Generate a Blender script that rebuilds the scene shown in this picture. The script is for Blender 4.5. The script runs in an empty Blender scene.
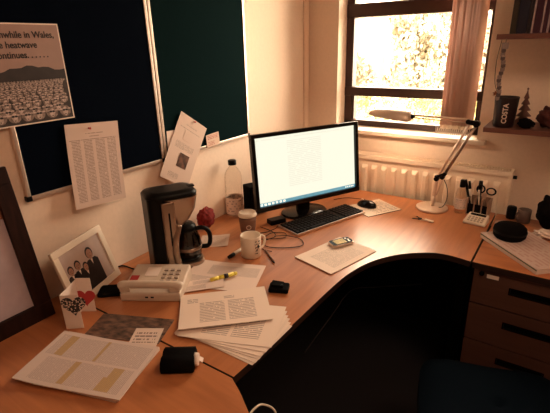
import bpy, bmesh, math, random
from mathutils import Vector, Matrix, Euler
random.seed(7)
D = bpy.data; S = bpy.context.scene; COL = S.collection
PI = math.pi; R = math.radians

# ------------------------------------------------------------------ camera, world, light, exposure
cam = D.objects.new('camera', D.cameras.new('camera')); COL.objects.link(cam)
yaw, pitch, roll = -0.605441517, 0.361217342, -0.0261864441
cf = Vector((math.sin(yaw)*math.cos(pitch), math.cos(yaw)*math.cos(pitch), -math.sin(pitch)))
cr = Vector((math.cos(yaw), -math.sin(yaw), 0)); cu = cr.cross(cf)
r2 = cr*math.cos(roll)+cu*math.sin(roll); u2 = cu*math.cos(roll)-cr*math.sin(roll)
m = Matrix((r2, u2, -cf)).transposed().to_4x4(); m.translation = Vector((1.42, 0, 1.56))
cam.matrix_world = m
cam.data.sensor_fit = 'HORIZONTAL'; cam.data.sensor_width = 36; cam.data.lens = 427.283/550*36
cam.data.clip_start = 0.02; cam.data.clip_end = 200
S.camera = cam
S.view_settings.view_transform = 'Standard'; S.view_settings.look = 'None'
S.view_settings.gamma = 1; S.view_settings.use_curve_mapping = False
S.view_settings.exposure = 0.5

W = D.worlds.new('sky'); S.world = W; W.use_nodes = True
bg = W.node_tree.nodes['Background']
bg.inputs[0].default_value = (1.0, 0.80, 0.60, 1); bg.inputs[1].default_value = 20.0

def area(name, loc, rot, sx, sy, power, col, portal=False):
    l = D.lights.new(name, 'AREA'); l.shape = 'RECTANGLE'; l.size = sx; l.size_y = sy
    l.energy = power; l.color = col
    if portal: l.cycles.is_portal = True
    o = D.objects.new(name, l); COL.objects.link(o); o.location = loc; o.rotation_euler = rot
    return o
area('daylight_portal', (0.62, 2.66, 1.62), (R(-90), 0, 0), 0.82, 1.12, 1, (1, 1, 1), portal=True)

# ------------------------------------------------------------------ materials
def nt(name):
    mt = D.materials.new(name); mt.use_nodes = True
    n = mt.node_tree; b = n.nodes['Principled BSDF']
    return mt, n, b
def mat(name, col, rough=.5, metal=0, var=.08, scale=30, bump=0, trans=0, emit=0, alpha=1, spec=.5, coat=0, ior=1.45, stretch=None, col2=None):
    mt, n, b = nt(name)
    tc = n.nodes.new('ShaderNodeTexCoord'); no = n.nodes.new('ShaderNodeTexNoise')
    no.inputs['Scale'].default_value = scale; no.inputs['Detail'].default_value = 4
    if stretch:
        mp = n.nodes.new('ShaderNodeMapping'); mp.inputs['Scale'].default_value = stretch
        n.links.new(tc.outputs['Object'], mp.inputs[0]); n.links.new(mp.outputs[0], no.inputs['Vector'])
    else: n.links.new(tc.outputs['Object'], no.inputs['Vector'])
    rp = n.nodes.new('ShaderNodeValToRGB')
    a = [max(0, c*(1-var)) for c in col]; c2 = col2 or [min(1, c*(1+var)) for c in col]
    rp.color_ramp.elements[0].color = (*a, 1); rp.color_ramp.elements[0].position = .3
    rp.color_ramp.elements[1].color = (*c2, 1); rp.color_ramp.elements[1].position = .7
    n.links.new(no.outputs['Fac'], rp.inputs[0]); n.links.new(rp.outputs[0], b.inputs['Base Color'])
    b.inputs['Roughness'].default_value = rough; b.inputs['Metallic'].default_value = metal
    b.inputs['Specular IOR Level'].default_value = spec; b.inputs['IOR'].default_value = ior
    b.inputs['Coat Weight'].default_value = coat
    if trans: b.inputs['Transmission Weight'].default_value = trans
    if alpha < 1: b.inputs['Alpha'].default_value = alpha
    if emit:
        n.links.new(rp.outputs[0], b.inputs['Emission Color']); b.inputs['Emission Strength'].default_value = emit
    if bump:
        bp = n.nodes.new('ShaderNodeBump'); bp.inputs['Strength'].default_value = bump; bp.inputs['Distance'].default_value = .003
        n.links.new(no.outputs['Fac'], bp.inputs['Height']); n.links.new(bp.outputs[0], b.inputs['Normal'])
    return mt

def printed(name, paper, ink, blocks, pitch, hl=(), dens=.42, hlcol=(.62, .42, .10), rough=.7, emit=0, wk=70, strength=.75):
    """paper with lines of small print; u runs along the line, v from bottom (0) to top (1)"""
    mt, n, b = nt(name); L = n.links
    def M(op, a, c=0.0, d=None):
        k = n.nodes.new('ShaderNodeMath'); k.operation = op
        for i, v in enumerate((a, c, d)):
            if v is None: continue
            if isinstance(v, (int, float)): k.inputs[i].default_value = v
            else: L.new(v, k.inputs[i])
        return k.outputs[0]
    uv = n.nodes.new('ShaderNodeUVMap'); sp = n.nodes.new('ShaderNodeSeparateXYZ'); L.new(uv.outputs[0], sp.inputs[0])
    u, v = sp.outputs[0], sp.outputs[1]
    def rect(bk):
        a = M('MULTIPLY', M('GREATER_THAN', u, bk[0]), M('LESS_THAN', u, bk[1]))
        c = M('MULTIPLY', M('GREATER_THAN', v, bk[2]), M('LESS_THAN', v, bk[3]))
        return M('MULTIPLY', a, c)
    mask = None
    for bk in blocks:
        q = rect(bk); mask = q if mask is None else M('MAXIMUM', mask, q)
    row = M('DIVIDE', v, pitch); line = M('LESS_THAN', M('FRACT', row), .5)
    cb = n.nodes.new('ShaderNodeCombineXYZ'); L.new(M('MULTIPLY', u, wk), cb.inputs[0]); L.new(M('MULTIPLY', M('FLOOR', row), 7.31), cb.inputs[1])
    no = n.nodes.new('ShaderNodeTexNoise'); no.inputs['Scale'].default_value = 1; no.inputs['Detail'].default_value = 0; L.new(cb.outputs[0], no.inputs['Vector'])
    wd = M('GREATER_THAN', no.outputs['Fac'], dens)
    f = M('MULTIPLY', M('MULTIPLY', M('MULTIPLY', mask, line), wd), strength)
    src = (*paper, 1)
    mixh = n.nodes.new('ShaderNodeMix'); mixh.data_type = 'RGBA'
    mixh.inputs[6].default_value = src; mixh.inputs[7].default_value = (*hlcol, 1)
    hm = None
    for h in hl:
        q = rect(h); hm = q if hm is None else M('MAXIMUM', hm, q)
    if hm is None: mixh.inputs[0].default_value = 0
    else: L.new(M('MULTIPLY', hm, .8), mixh.inputs[0])
    mx = n.nodes.new('ShaderNodeMix'); mx.data_type = 'RGBA'
    L.new(f, mx.inputs[0]); L.new(mixh.outputs[2], mx.inputs[6]); mx.inputs[7].default_value = (*ink, 1)
    L.new(mx.outputs[2], b.inputs['Base Color']); b.inputs['Roughness'].default_value = rough
    b.inputs['Specular IOR Level'].default_value = .25
    if emit:
        b.inputs['Base Color'].default_value = (0, 0, 0, 1)
        for l in list(b.inputs['Base Color'].links): L.remove(l)
        L.new(mx.outputs[2], b.inputs['Emission Color']); b.inputs['Emission Strength'].default_value = emit
    return mt

def wood(name, c1, c2, rough, axis=0, scale=3):
    mt, n, b = nt(name); L = n.links
    tc = n.nodes.new('ShaderNodeTexCoord'); mp = n.nodes.new('ShaderNodeMapping')
    s = [scale*14]*3; s[axis] = scale; mp.inputs['Scale'].default_value = s
    no = n.nodes.new('ShaderNodeTexNoise'); no.inputs['Scale'].default_value = 1; no.inputs['Detail'].default_value = 6; no.inputs['Distortion'].default_value = .6
    rp = n.nodes.new('ShaderNodeValToRGB'); rp.color_ramp.elements[0].color = (*c1, 1); rp.color_ramp.elements[1].color = (*c2, 1)
    rp.color_ramp.elements[0].position = .3; rp.color_ramp.elements[1].position = .7
    L.new(tc.outputs['Object'], mp.inputs[0]); L.new(mp.outputs[0], no.inputs['Vector']); L.new(no.outputs['Fac'], rp.inputs[0]); L.new(rp.outputs[0], b.inputs['Base Color'])
    b.inputs['Roughness'].default_value = rough; b.inputs['Specular IOR Level'].default_value = .5
    return mt

M_ = {}
M_['wall'] = mat('wall_paint', (.84, .66, .53), .85, var=.03, scale=60, bump=.03)
M_['ceil'] = mat('ceiling_paint', (.7, .6, .5), .9, var=.03)
M_['carpet'] = mat('carpet', (.012, .010, .012), .95, var=.4, scale=300, bump=.3)
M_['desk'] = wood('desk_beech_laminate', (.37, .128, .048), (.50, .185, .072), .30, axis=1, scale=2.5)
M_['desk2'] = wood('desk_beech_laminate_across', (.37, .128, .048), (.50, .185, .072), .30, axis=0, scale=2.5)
M_['ped'] = wood('drawer_beech_shaded', (.085, .036, .025), (.115, .050, .034), .45, axis=0, scale=2.5)  # same beech as the desk, edge shading put into the darker colour
M_['edge'] = mat('dark_edging', (.03, .014, .010), .4)
M_['black'] = mat('black_plastic', (.0025, .002, .002), .38, var=.2, spec=.16)
M_['blackmat'] = mat('black_fabric', (.005, .004, .004), .9, var=.3, scale=200, bump=.2, spec=.06)
M_['gloss'] = mat('glossy_black', (.003, .0025, .0025), .14, var=.1, spec=.3)
M_['alu'] = mat('aluminium', (.72, .60, .52), .35, metal=.85, var=.05, stretch=(200, 3, 3))
M_['silver'] = mat('brushed_silver_plastic', (.36, .26, .20), .30, metal=.95, var=.05, stretch=(6, 6, 150))
M_['champ'] = mat('satin_metal_lamp', (.74, .58, .47), .38, metal=.45, var=.04)
M_['white'] = mat('white_gloss', (.78, .66, .54), .4, var=.02)
M_['radw'] = mat('radiator_enamel', (.93, .76, .60), .4, var=.02)
M_['brownfr'] = mat('brown_window_frame', (.045, .018, .012), .4, var=.1)
M_['navy'] = mat('navy_pinboard_felt', (.0015, .003, .007), .95, var=.3, scale=400, bump=.2, spec=.02)
M_['teal'] = mat('teal_pinboard_felt', (.003, .011, .012), .95, var=.25, scale=400, bump=.2, spec=.02)
M_['paper'] = mat('plain_paper', (.80, .66, .58), .8, var=.02, spec=.2)
M_['cream'] = mat('cream_plastic', (.62, .50, .40), .45, var=.03)
M_['creamd'] = mat('cream_keys', (.42, .33, .27), .5, var=.03)
M_['red'] = mat('red_print', (.42, .03, .03), .6)
M_['redcloth'] = mat('red_cloth', (.17, .005, .003), .85, var=.3, scale=90, bump=.4)
M_['ink'] = mat('black_ink', (.015, .012, .012), .7)
M_['blue'] = mat('dark_blue_fabric', (.0018, .0048, .009), .95, var=.25, scale=300, bump=.3, spec=.05)
def glass(name, col, rough=.02, ior=1.3):
    mt, n, b = nt(name); n.nodes.remove(b)
    t = n.nodes.new('ShaderNodeBsdfTransparent'); t.inputs[0].default_value = (*col, 1)
    g = n.nodes.new('ShaderNodeBsdfGlossy'); g.inputs['Roughness'].default_value = rough
    fr = n.nodes.new('ShaderNodeFresnel'); fr.inputs['IOR'].default_value = ior
    mx = n.nodes.new('ShaderNodeMixShader')
    ml = n.nodes.new('ShaderNodeMath'); ml.operation = 'MULTIPLY'; ml.inputs[1].default_value = 1.0 if ior > 1.2 else .3
    n.links.new(fr.outputs[0], ml.inputs[0]); n.links.new(ml.outputs[0], mx.inputs[0]); n.links.new(t.outputs[0], mx.inputs[1]); n.links.new(g.outputs[0], mx.inputs[2])
    n.links.new(mx.outputs[0], n.nodes['Material Output'].inputs[0]); return mt
M_['pane'] = glass('window_glass', (.97, .97, .95))
M_['clear'] = glass('clear_plastic', (.96, .92, .88), .15, 1.12)
M_['carafe'] = glass('smoked_carafe_glass', (.16, .11, .09), .04, 1.7)

# ------------------------------------------------------------------ mesh building
class MB:
    def __init__(s): s.v = []; s.f = []; s.m = []; s.uv = {}; s.sm = []
    def add(s, vs, fs, mi=0, smooth=False, uv=None):
        o = len(s.v); s.v += [tuple(p) for p in vs]
        for f in fs: s.f.append(tuple(o+i for i in f)); s.m.append(mi); s.sm.append(smooth)
        if uv:
            for i, q in enumerate(uv): s.uv[o+i] = q
        return s
    def box(s, c, d, rot=None, mi=0):
        vs = [Vector((x*d[0]/2, y*d[1]/2, z*d[2]/2)) for z in (-1, 1) for y in (-1, 1) for x in (-1, 1)]
        if rot is not None: vs = [rot @ p for p in vs]
        vs = [p+Vector(c) for p in vs]
        return s.add(vs, [(0, 2, 3, 1), (4, 5, 7, 6), (0, 1, 5, 4), (2, 6, 7, 3), (0, 4, 6, 2), (1, 3, 7, 5)], mi)
    def b(s, x0, x1, y0, y1, z0, z1, mi=0): return s.box(((x0+x1)/2, (y0+y1)/2, (z0+z1)/2), (x1-x0, y1-y0, z1-z0), None, mi)
    def prism(s, poly, z0, z1, mi=0):
        n = len(poly); vs = [(x, y, z0) for x, y in poly]+[(x, y, z1) for x, y in poly]
        return s.add(vs, [tuple(range(n-1, -1, -1)), tuple(range(n, 2*n))]+[(i, (i+1) % n, n+(i+1) % n, n+i) for i in range(n)], mi)
    def tube(s, pts, r, n=10, mi=0, cap=True):
        pts = [Vector(p) for p in pts]; rs = r if isinstance(r, (list, tuple)) else [r]*len(pts)
        vs = []; up = None
        for i, p in enumerate(pts):
            t = (pts[min(i+1, len(pts)-1)]-pts[max(i-1, 0)]).normalized()
            if up is None: up = t.orthogonal().normalized()
            else: up = (up-t*up.dot(t)).normalized()
            w = t.cross(up)
            for k in range(n):
                a = 2*PI*k/n; vs.append(p+(up*math.cos(a)+w*math.sin(a))*rs[i])
        fs = [(i*n+k, i*n+(k+1) % n, (i+1)*n+(k+1) % n, (i+1)*n+k) for i in range(len(pts)-1) for k in range(n)]
        s.add(vs, fs, mi, True)
        if cap:
            o = len(s.v)-len(vs); s.f.append(tuple(o+k for k in range(n-1, -1, -1))); s.m.append(mi); s.sm.append(False)
            s.f.append(tuple(o+(len(pts)-1)*n+k for k in range(n))); s.m.append(mi); s.sm.append(False)
        return s
    def lathe(s, prof, n=28, c=(0, 0, 0), mi=0, sx=1, sy=1, rot=None):
        vs = []
        for r, z in prof:
            for k in range(n):
                a = 2*PI*k/n; p = Vector((r*math.cos(a)*sx, r*math.sin(a)*sy, z))
                if rot is not None: p = rot @ p
                vs.append(p+Vector(c))
        fs = [(i*n+k, i*n+(k+1) % n, (i+1)*n+(k+1) % n, (i+1)*n+k) for i in range(len(prof)-1) for k in range(n)]
        return s.add(vs, fs, mi, True)
    def grid(s, nu, nv, fn, mi=0, th=None, smooth=True):
        """fn(u,v)->point; optional thickness th downward"""
        vs = [Vector(fn(i/nu, j/nv)) for j in range(nv+1) for i in range(nu+1)]
        uv = [(i/nu, j/nv) for j in range(nv+1) for i in range(nu+1)]
        w = nu+1; fs = [(j*w+i, j*w+i+1, (j+1)*w+i+1, (j+1)*w+i) for j in range(nv) for i in range(nu)]
        s.add(vs, fs, mi, smooth, uv)
        if th:
            t = Vector(th); N = len(vs); o = len(s.v)-N
            low = [p+t for p in vs]; s.add(low, [tuple(reversed(f)) for f in fs], 1 if mi == 0 else mi, smooth)
            ring = [i for i in range(w)]+[j*w+nu for j in range(1, nv+1)]+[nv*w+i for i in range(nu-1, -1, -1)]+[j*w for j in range(nv-1, 0, -1)]
            rv = [vs[i] for i in ring]+[low[i] for i in ring]; q = len(ring)
            s.add(rv, [((k+1) % q, k, q+k, q+(k+1) % q) for k in range(q)], 1 if mi == 0 else mi)
        return s
    def build(s, name, mats, parent=None, loc=None, rotz=0, bevel=0, seg=2, subsurf=0):
        me = D.meshes.new(name); me.from_pydata(s.v, [], s.f)
        if not isinstance(mats, (list, tuple)): mats = [mats]
        for mm in mats: me.materials.append(M_[mm] if isinstance(mm, str) else mm)
        me.polygons.foreach_set('material_index', [min(i, len(mats)-1) for i in s.m]); me.polygons.foreach_set('use_smooth', s.sm)
        if s.uv:
            ul = me.uv_layers.new(name='UVMap')
            for lp in me.loops: ul.data[lp.index].uv = s.uv.get(lp.vertex_index, (0, 0))
        me.update(); me.validate()
        o = D.objects.new(name, me); COL.objects.link(o)
        if parent: o.parent = parent
        if loc is not None: o.location = loc
        o.rotation_euler = (0, 0, rotz)
        if bevel:
            md = o.modifiers.new('bevel', 'BEVEL'); md.width = bevel; md.segments = seg; md.limit_method = 'ANGLE'; md.angle_limit = R(40)
            md.harden_normals = False
        if subsurf:
            md = o.modifiers.new('sub', 'SUBSURF'); md.levels = subsurf; md.render_levels = subsurf
        return o

def thing(name, label, cat, loc=(0, 0, 0), rotz=0, group=None, rot=None):
    o = D.objects.new(name, None); COL.objects.link(o); o.empty_display_size = .05
    o.location = loc; o.rotation_euler = rot if rot else (0, 0, rotz)
    return tag(o, label, cat, group)
def tag(o, label, cat, group=None):
    o['label'] = label; o['category'] = cat
    if group: o['group'] = group
    return o
def struct(o): o['kind'] = 'structure'; return o
def copy_tree(o, parent=None):
    c = o.copy(); COL.objects.link(c)
    if parent: c.parent = parent
    for ch in list(o.children): copy_tree(ch, c)
    return c
def text(name, body, size, mt, parent, matrix, align='LEFT', extrude=.0004, bold=0, fn=None, scx=1):
    cv = D.curves.new(name, 'FONT'); cv.body = body; cv.size = size; cv.align_x = align; cv.extrude = extrude; cv.offset = bold
    t = D.objects.new(name, cv); COL.objects.link(t); bpy.context.view_layer.update()
    me = D.meshes.new_from_object(t.evaluated_get(bpy.context.evaluated_depsgraph_get()))
    D.objects.remove(t)
    for v in me.vertices:
        p = Vector((v.co.x*scx, v.co.y, v.co.z)); v.co = fn(p) if fn else matrix @ p
    me.materials.clear(); me.materials.append(M_[mt] if isinstance(mt, str) else mt)
    o = D.objects.new(name, me); COL.objects.link(o)
    if parent: o.parent = parent
    return o
WALLM = Matrix(((0, 0, 1), (1, 0, 0), (0, 1, 0))).to_4x4()      # text plane -> facing +x
def wallm(x, y, z, tilt=0):
    m_ = WALLM @ Matrix.Rotation(tilt, 4, 'Z'); m_.translation = Vector((x, y, z)); return m_
def smooth_path(pts, n=8):
    P = [Vector(p) for p in pts]; P = [P[0]*2-P[1]]+P+[P[-1]*2-P[-2]]; out = []
    for i in range(1, len(P)-2):
        for k in range(n):
            t = k/n; a, b_, c, d = P[i-1], P[i], P[i+1], P[i+2]
            out.append(.5*((2*b_)+(c-a)*t+(2*a-5*b_+4*c-d)*t*t+(3*b_-a-3*c+d)*t**3))
    out.append(P[-2]); return out

T = .73   # desk top height
# ------------------------------------------------------------------ room shell
RX, RB, RY, RH = 3.0, -2.2, 2.45, 2.55
struct(MB().b(-.2, RX+.2, RB-.2, RY+.25, -.12, 0).build('floor', 'carpet'))
struct(MB().b(-.2, RX+.2, RB-.2, RY+.25, RH, RH+.12).build('ceiling', 'ceil'))
struct(MB().b(-.2, 0, RB-.2, RY+.25, 0, RH).build('wall_left', 'wall'))
struct(MB().b(RX, RX+.2, RB-.2, RY+.25, 0, RH).build('wall_right', 'wall'))
struct(MB().b(0, RX, RB-.2, RB, 0, RH).build('wall_front', 'wall'))
wx0, wx1, wz0, wz1 = .21, 1.035, 1.045, 2.20
wb = MB().b(0, wx0, RY, RY+.25, 0, RH).b(wx1, RX, RY, RY+.25, 0, RH).b(wx0, wx1, RY, RY+.25, 0, wz0).b(wx0, wx1, RY, RY+.25, wz1, RH)
struct(wb.build('wall_back', 'wall'))
struct(MB().b(0, .012, 2.395, 2.449, T, RH).build('trim_1', 'wall', bevel=.003))
struct(MB().b(0, .012, RB, 2.39, 0, .09).build('baseboard_left', 'white', bevel=.003))
struct(MB().b(.0, RX, RY-.012, RY, 0, .09).build('baseboard_back', 'white', bevel=.003))
# window
FY = 2.56
wn = struct(thing('window_1', '', '', (0, 0, 0)))
del wn['label']; del wn['category']
fr = MB()
fr.b(wx0, wx0+.048, FY, FY+.06, wz0+.015, wz1).b(wx1-.03, wx1, FY, FY+.06, wz0+.015, wz1)
fr.b(wx0, wx1, FY, FY+.06, wz1-.05, wz1).b(wx0, wx1, FY, FY+.06, wz0+.015, 1.102)
fr.b(wx0, wx1, FY-.004, FY+.062, 1.250, 1.303).b(wx0, wx1, FY-.004, FY+.062, 1.700, 1.775)
fr.build('window_frame', 'brownfr', wn, bevel=.004)
sa = MB()
for z0, z1 in ((1.102, 1.25),):
    sa.b(wx0+.048, wx0+.062, FY+.01, FY+.05, z0, z1).b(wx1-.044, wx1-.03, FY+.01, FY+.05, z0, z1)
sa.build('sash_bead', 'brownfr', wn)
MB().b(wx0+.04, wx1-.02, FY+.028, FY+.034, 1.09, wz1-.04).build('window_pane', 'pane', wn)
MB().b(wx0-.04, wx1+.05, 2.405, FY, 1.045, 1.068).build('window_sill', 'white', wn, bevel=.005)
# added fill panel behind the viewer, not a known lamp of the room
cl = thing('added_fill_panel', 'added fill light panel with white frame, unseen behind the viewer', 'ceiling light', (1.9, -.9, RH-.03))
MB().b(-.62, .62, -.32, .32, 0, .03).build('frame', 'white', cl, bevel=.004)
gl = D.materials.new('fill_panel_diffuser'); gl.use_nodes = True; gb = gl.node_tree.nodes['Principled BSDF']
gb.inputs['Emission Color'].default_value = (1, .62, .44, 1); gb.inputs['Emission Strength'].default_value = .5
MB().b(-.59, .59, -.29, .29, -.006, .0).build('diffuser', gl, cl)
cl2 = copy_tree(cl); cl2.location = (2.05, .80, RH-.03); cl2['label'] = 'added bright fill light panel, unseen above the desk and drawers'  # second added panel, out of view, brightens desk and back wall
gl2 = gl.copy(); gl2.node_tree.nodes['Principled BSDF'].inputs['Emission Strength'].default_value = 5.6; gl2.node_tree.nodes['Principled BSDF'].inputs['Emission Color'].default_value = (1, .66, .43, 1)
for o in cl2.children:
    if o.name.startswith('diffuser'): o.data = o.data.copy(); o.data.materials[0] = gl2

# ------------------------------------------------------------------ outside
M_['grass'] = mat('outside_ground', (.45, .42, .34), .9, var=.15, scale=2)
M_['bark'] = mat('bark', (.12, .07, .04), .9, var=.3)
def leafm(n_, a, b_, sc__=1.3):
    mt = mat(n_, a, .7, var=.2, scale=sc__, col2=b_)
    e = [n for n in mt.node_tree.nodes if n.type == 'VALTORGB'][0].color_ramp.elements; e[0].position = .38; e[1].position = .60
    return mt
M_['leafA'] = leafm('leaves_pale', (.13, .10, .055), (.52, .48, .38))
M_['leafB'] = leafm('leaves_olive', (.14, .13, .045), (.50, .44, .22))
GZ = -2.2
struct(MB().b(-40, 30, 3.2, 60, GZ-.1, GZ).build('ground_outside', 'grass'))
def bush(label, x, y, rx, ry, rz, z, mt, nl, seed, ls=.16):
    rn = random.Random(seed)
    t = thing('tree', label, 'tree', (x, y, GZ), group=None)
    MB().tube([(0, 0, 0), (.1, 0, z-GZ-rz*.3), (.05, .05, z-GZ+rz*.2)], [.16, .11, .05], 8).build('trunk', 'bark', t)
    mb = MB()
    for k in range(nl):
        a = rn.uniform(0, 2*PI); c = rn.uniform(-1, 1); q = math.sqrt(1-c*c); rr = rn.uniform(.55, 1.0)*(1+.16*math.sin(3*a+seed)*math.cos(4*c))
        p = Vector((rx*rr*q*math.cos(a), ry*rr*q*math.sin(a), z-GZ+rz*rr*c))
        e = Euler((rn.uniform(0, 6), rn.uniform(0, 6), rn.uniform(0, 6))).to_matrix(); s_ = ls*rn.uniform(.6, 1.4)
        vs = [p+e @ Vector(v)*s_ for v in ((-.5, 0, 0), (0, -.28, .05), (.5, 0, 0), (0, .28, .05))]
        mb.add(vs, [(0, 1, 2, 3)])
    mb.build('foliage', mt, t)
bush('large pale sunlit tree filling most of the window view', -1.5, 17.0, 3.75, 1.7, 3.6, 1.6, 'leafA', 22000, 1, .19)
bush('smaller pale tree below the gridded building at the left of the window view', -6.9, 17.0, 1.45, 1.2, 1.5, .1, 'leafA', 7000, 12, .17)
for k_, (x_, lb_) in enumerate(((-5.6, 'low olive hedge bush outside the window, leftmost of the row'), (-3.9, 'low olive hedge bush outside, second from the left of the row'), (-2.2, 'low olive hedge bush outside, third from the left of the row'), (-.5, 'low olive hedge bush outside behind the blind, rightmost of the row'))):
    bush(lb_, x_, 13.6, .80, .7, 1.05, -.75+.1*(k_ % 2), 'leafB', 3000, 4+k_, .10)
for o in COL.objects:
    if o.get('label', '').startswith('low olive hedge'): o['group'] = 'low hedge bushes outside the window'
# building beyond
M_['bwall'] = mat('pale_building_wall', (.80, .74, .68), .9, var=.04)
M_['bwin'] = mat('building_window', (.11, .09, .085), .5)
bd = thing('building', 'pale building with gridded windows seen through the window at upper left', 'building', (-9, 24, GZ))
MB().b(-3.5, 3.0, 0, 5, 0, 7.0).build('wall', 'bwall', bd)
MB().b(-3.7, 3.2, -.2, 5.2, 7.0, 7.3).build('roof', 'bwin', bd)
for i in range(5):
    for j in range(2):
        w_ = MB().b(-3.2+i*1.25, -2.3+i*1.25, -.03, .02, 1.3+j*2.7, 3.0+j*2.7).build('window', 'bwin', bd)
# ------------------------------------------------------------------ vertical blind
M_['blind'] = mat('blind_fabric', (.80, .56, .46), .8, var=.06, scale=8)
_n = M_['blind'].node_tree; _b = _n.nodes['Principled BSDF']; _t = _n.nodes.new('ShaderNodeBsdfTranslucent'); _t.inputs[0].default_value = (.75, .48, .38, 1)
_m = _n.nodes.new('ShaderNodeMixShader'); _m.inputs[0].default_value = .3; _n.links.new(_b.outputs[0], _m.inputs[1]); _n.links.new(_t.outputs[0], _m.inputs[2]); _n.links.new(_m.outputs[0], _n.nodes['Material Output'].inputs[0])
bl = thing('vertical_blind', 'gathered pinkish vertical blind slats hanging at the right of the window', 'blind', (0, 0, 0))
MB().b(wx0-.02, wx1+.03, 2.425, 2.465, 2.2, 2.24).build('headrail', 'white', bl, bevel=.004)
for k in range(13):
    x = .862+k*.0100; a = R(64+9*math.sin(k*2.3)); hw = .044
    s_ = MB(); q = []
    for j in range(5):
        tt = -1+j*.5; bow = .004*(1-tt*tt)
        q.append((x+math.cos(a)*hw*tt+bow, 2.468+math.sin(a)*hw*tt))
    vs = [(px, py, z) for z in (1.132, 2.205) for px, py in q]
    s_.add(vs, [(j, j+1, 6+j, 5+j) for j in range(4)], 0, True)
    o = s_.build('slat', 'blind', bl); md = o.modifiers.new('solid', 'SOLIDIFY'); md.thickness = .0012
    MB().box((x+.001, 2.468, 1.122), (.003, .080, .022), Matrix.Rotation(a-R(90), 3, 'Z')).build('slat_weight', 'white', bl)
ch = MB()
for k in range(16):
    x0 = .828+k*.0108
    ch.tube(smooth_path([(x0, 2.415, 1.130), (x0+.004, 2.413, 1.085), (x0+.0118, 2.415, 1.130)], 4), .0016, 5)
ch.build('link_chain', 'white', bl)

# ------------------------------------------------------------------ radiator
rd = thing('radiator', 'white ribbed panel radiator on the wall under the window', 'radiator', (0, 0, 0))
x0, x1, yf, zb, zt = .30, 1.235, 2.345, .22, .925
pb = MB().b(x0, x1, yf+.012, yf+.085, zb, zt)
k = 0
x = x0+.035
while x < x1-.03:
    pr = [(x-.017, yf+.012), (x-.012, yf-.008), (x+.012, yf-.008), (x+.017, yf+.012)]
    z0_, z1_ = zb+.05, zt-.045
    vs = [(x-.018, yf+.013, z0_), (x+.018, yf+.013, z0_), (x+.018, yf+.013, z1_), (x-.018, yf+.013, z1_), (x-.011, yf-.008, z0_+.02), (x+.011, yf-.008, z0_+.02), (x+.011, yf-.008, z1_-.02), (x-.011, yf-.008, z1_-.02)]
    pb.add(vs, [(4, 5, 6, 7), (0, 1, 5, 4), (1, 2, 6, 5), (2, 3, 7, 6), (3, 0, 4, 7), (3, 2, 1, 0)]); x += .060
pb.build('panel', 'radw', rd, bevel=.003)
for xa in (x0-.004, x1-.012): MB().b(xa, xa+.016, yf+.004, yf+.092, zb, zt+.012).build('side_cover', 'radw', rd, bevel=.003)
g = MB().b(x0, x1, yf+.003, yf+.010, zt-.012, zt+.012).b(x0, x1, yf+.082, yf+.089, zt-.012, zt+.012)
x = x0+.006
while x < x1: g.b(x, x+.006, yf+.008, yf+.085, zt+.004, zt+.012); x += .0135
g.build('top_grille', 'radw', rd)
MB().tube([(x1+.002, yf+.04, zt-.02), (x1+.022, yf+.04, zt-.02)], .009, 12).build('vent_plug', 'black', rd)
MB().tube([(x1-.03, yf+.05, zb+.02), (x1-.03, yf+.05, .0)], .008, 10).build('pipe', 'radw', rd)

# ------------------------------------------------------------------ pinboards on the left wall
def pinboard(label, y0, y1, z0, z1, felt):
    t = thing('pinboard', label, 'pinboard', (0, y0, z0))
    MB().b(.001, .014, .008, y1-y0-.008, .008, z1-z0-.008).build('felt_panel', felt, t)
    f = MB(); w_ = .0135; dy, dz = y1-y0, z1-z0
    f.b(.001, .018, 0, w_, 0, dz).b(.001, .018, dy-w_, dy, 0, dz).b(.001, .018, w_, dy-w_, 0, w_).b(.001, .018, w_, dy-w_, dz-w_, dz)
    f.build('frame', 'alu', t, bevel=.002)
    for a in (0, dy):
        for b_ in (0, dz):
            MB().box((.010, a+(.006 if a == 0 else -.006), b_+(.006 if b_ == 0 else -.006)), (.02, .018, .018)).build('corner_cap', 'black', t, bevel=.003)
    return t
pinboard('navy felt pinboard with aluminium frame holding the sheep poster', .622, 1.206, 1.105, 2.02, 'navy')
pinboard('dark teal felt pinboard with aluminium frame beside the monitor', 1.210, 1.806, 1.108, 2.02, 'teal')

# sheep poster (A3 landscape)
M_['sky_print'] = mat('poster_sky_print', (.34, .21, .175), .6, var=.04)
M_['hill_print'] = mat('poster_hill_print', (.022, .013, .012), .6, var=.3)
M_['field_print'] = mat('poster_field_print', (.035, .022, .018), .6, var=.5, scale=60)
M_['wool'] = mat('poster_wool_print', (.20, .14, .12), .6, var=.6, scale=110)
M_['face'] = mat('poster_face_print', (.46, .34, .30), .6, var=.35, scale=110)
py0, py1, pz0, pz1 = .413, .833, 1.345, 1.640
ps = thing('poster', 'monochrome poster of a crowd of sheep in sunglasses on the navy pinboard', 'poster', (.019, py0, pz0))
pw, ph = py1-py0, pz1-pz0
MB().b(0, .0012, 0, pw, 0, ph).build('sheet', 'paper', ps)
MB().b(.0012, .0016, .004, pw-.004, .15, ph-.004).build('sky', 'sky_print', ps)
hl = [(.004, .168)]+[(.004+i*(pw-.008)/24, .165+.008*math.sin(i*.45)+.003*math.sin(i*1.9)) for i in range(25)]
hm = MB(); vs = [(.0019, y, z) for y, z in hl[1:]]+[(.0019, y, .128) for y, z in hl[1:]]
hm.add(vs, [(i+25, i+26, i+1, i) for i in range(24)]); hm.build('hills', 'hill_print', ps)
MB().b(.0012, .0017, .004, pw-.004, .004, .134).build('field', 'field_print', ps)
sh = MB(); rn = random.Random(3)
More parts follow.
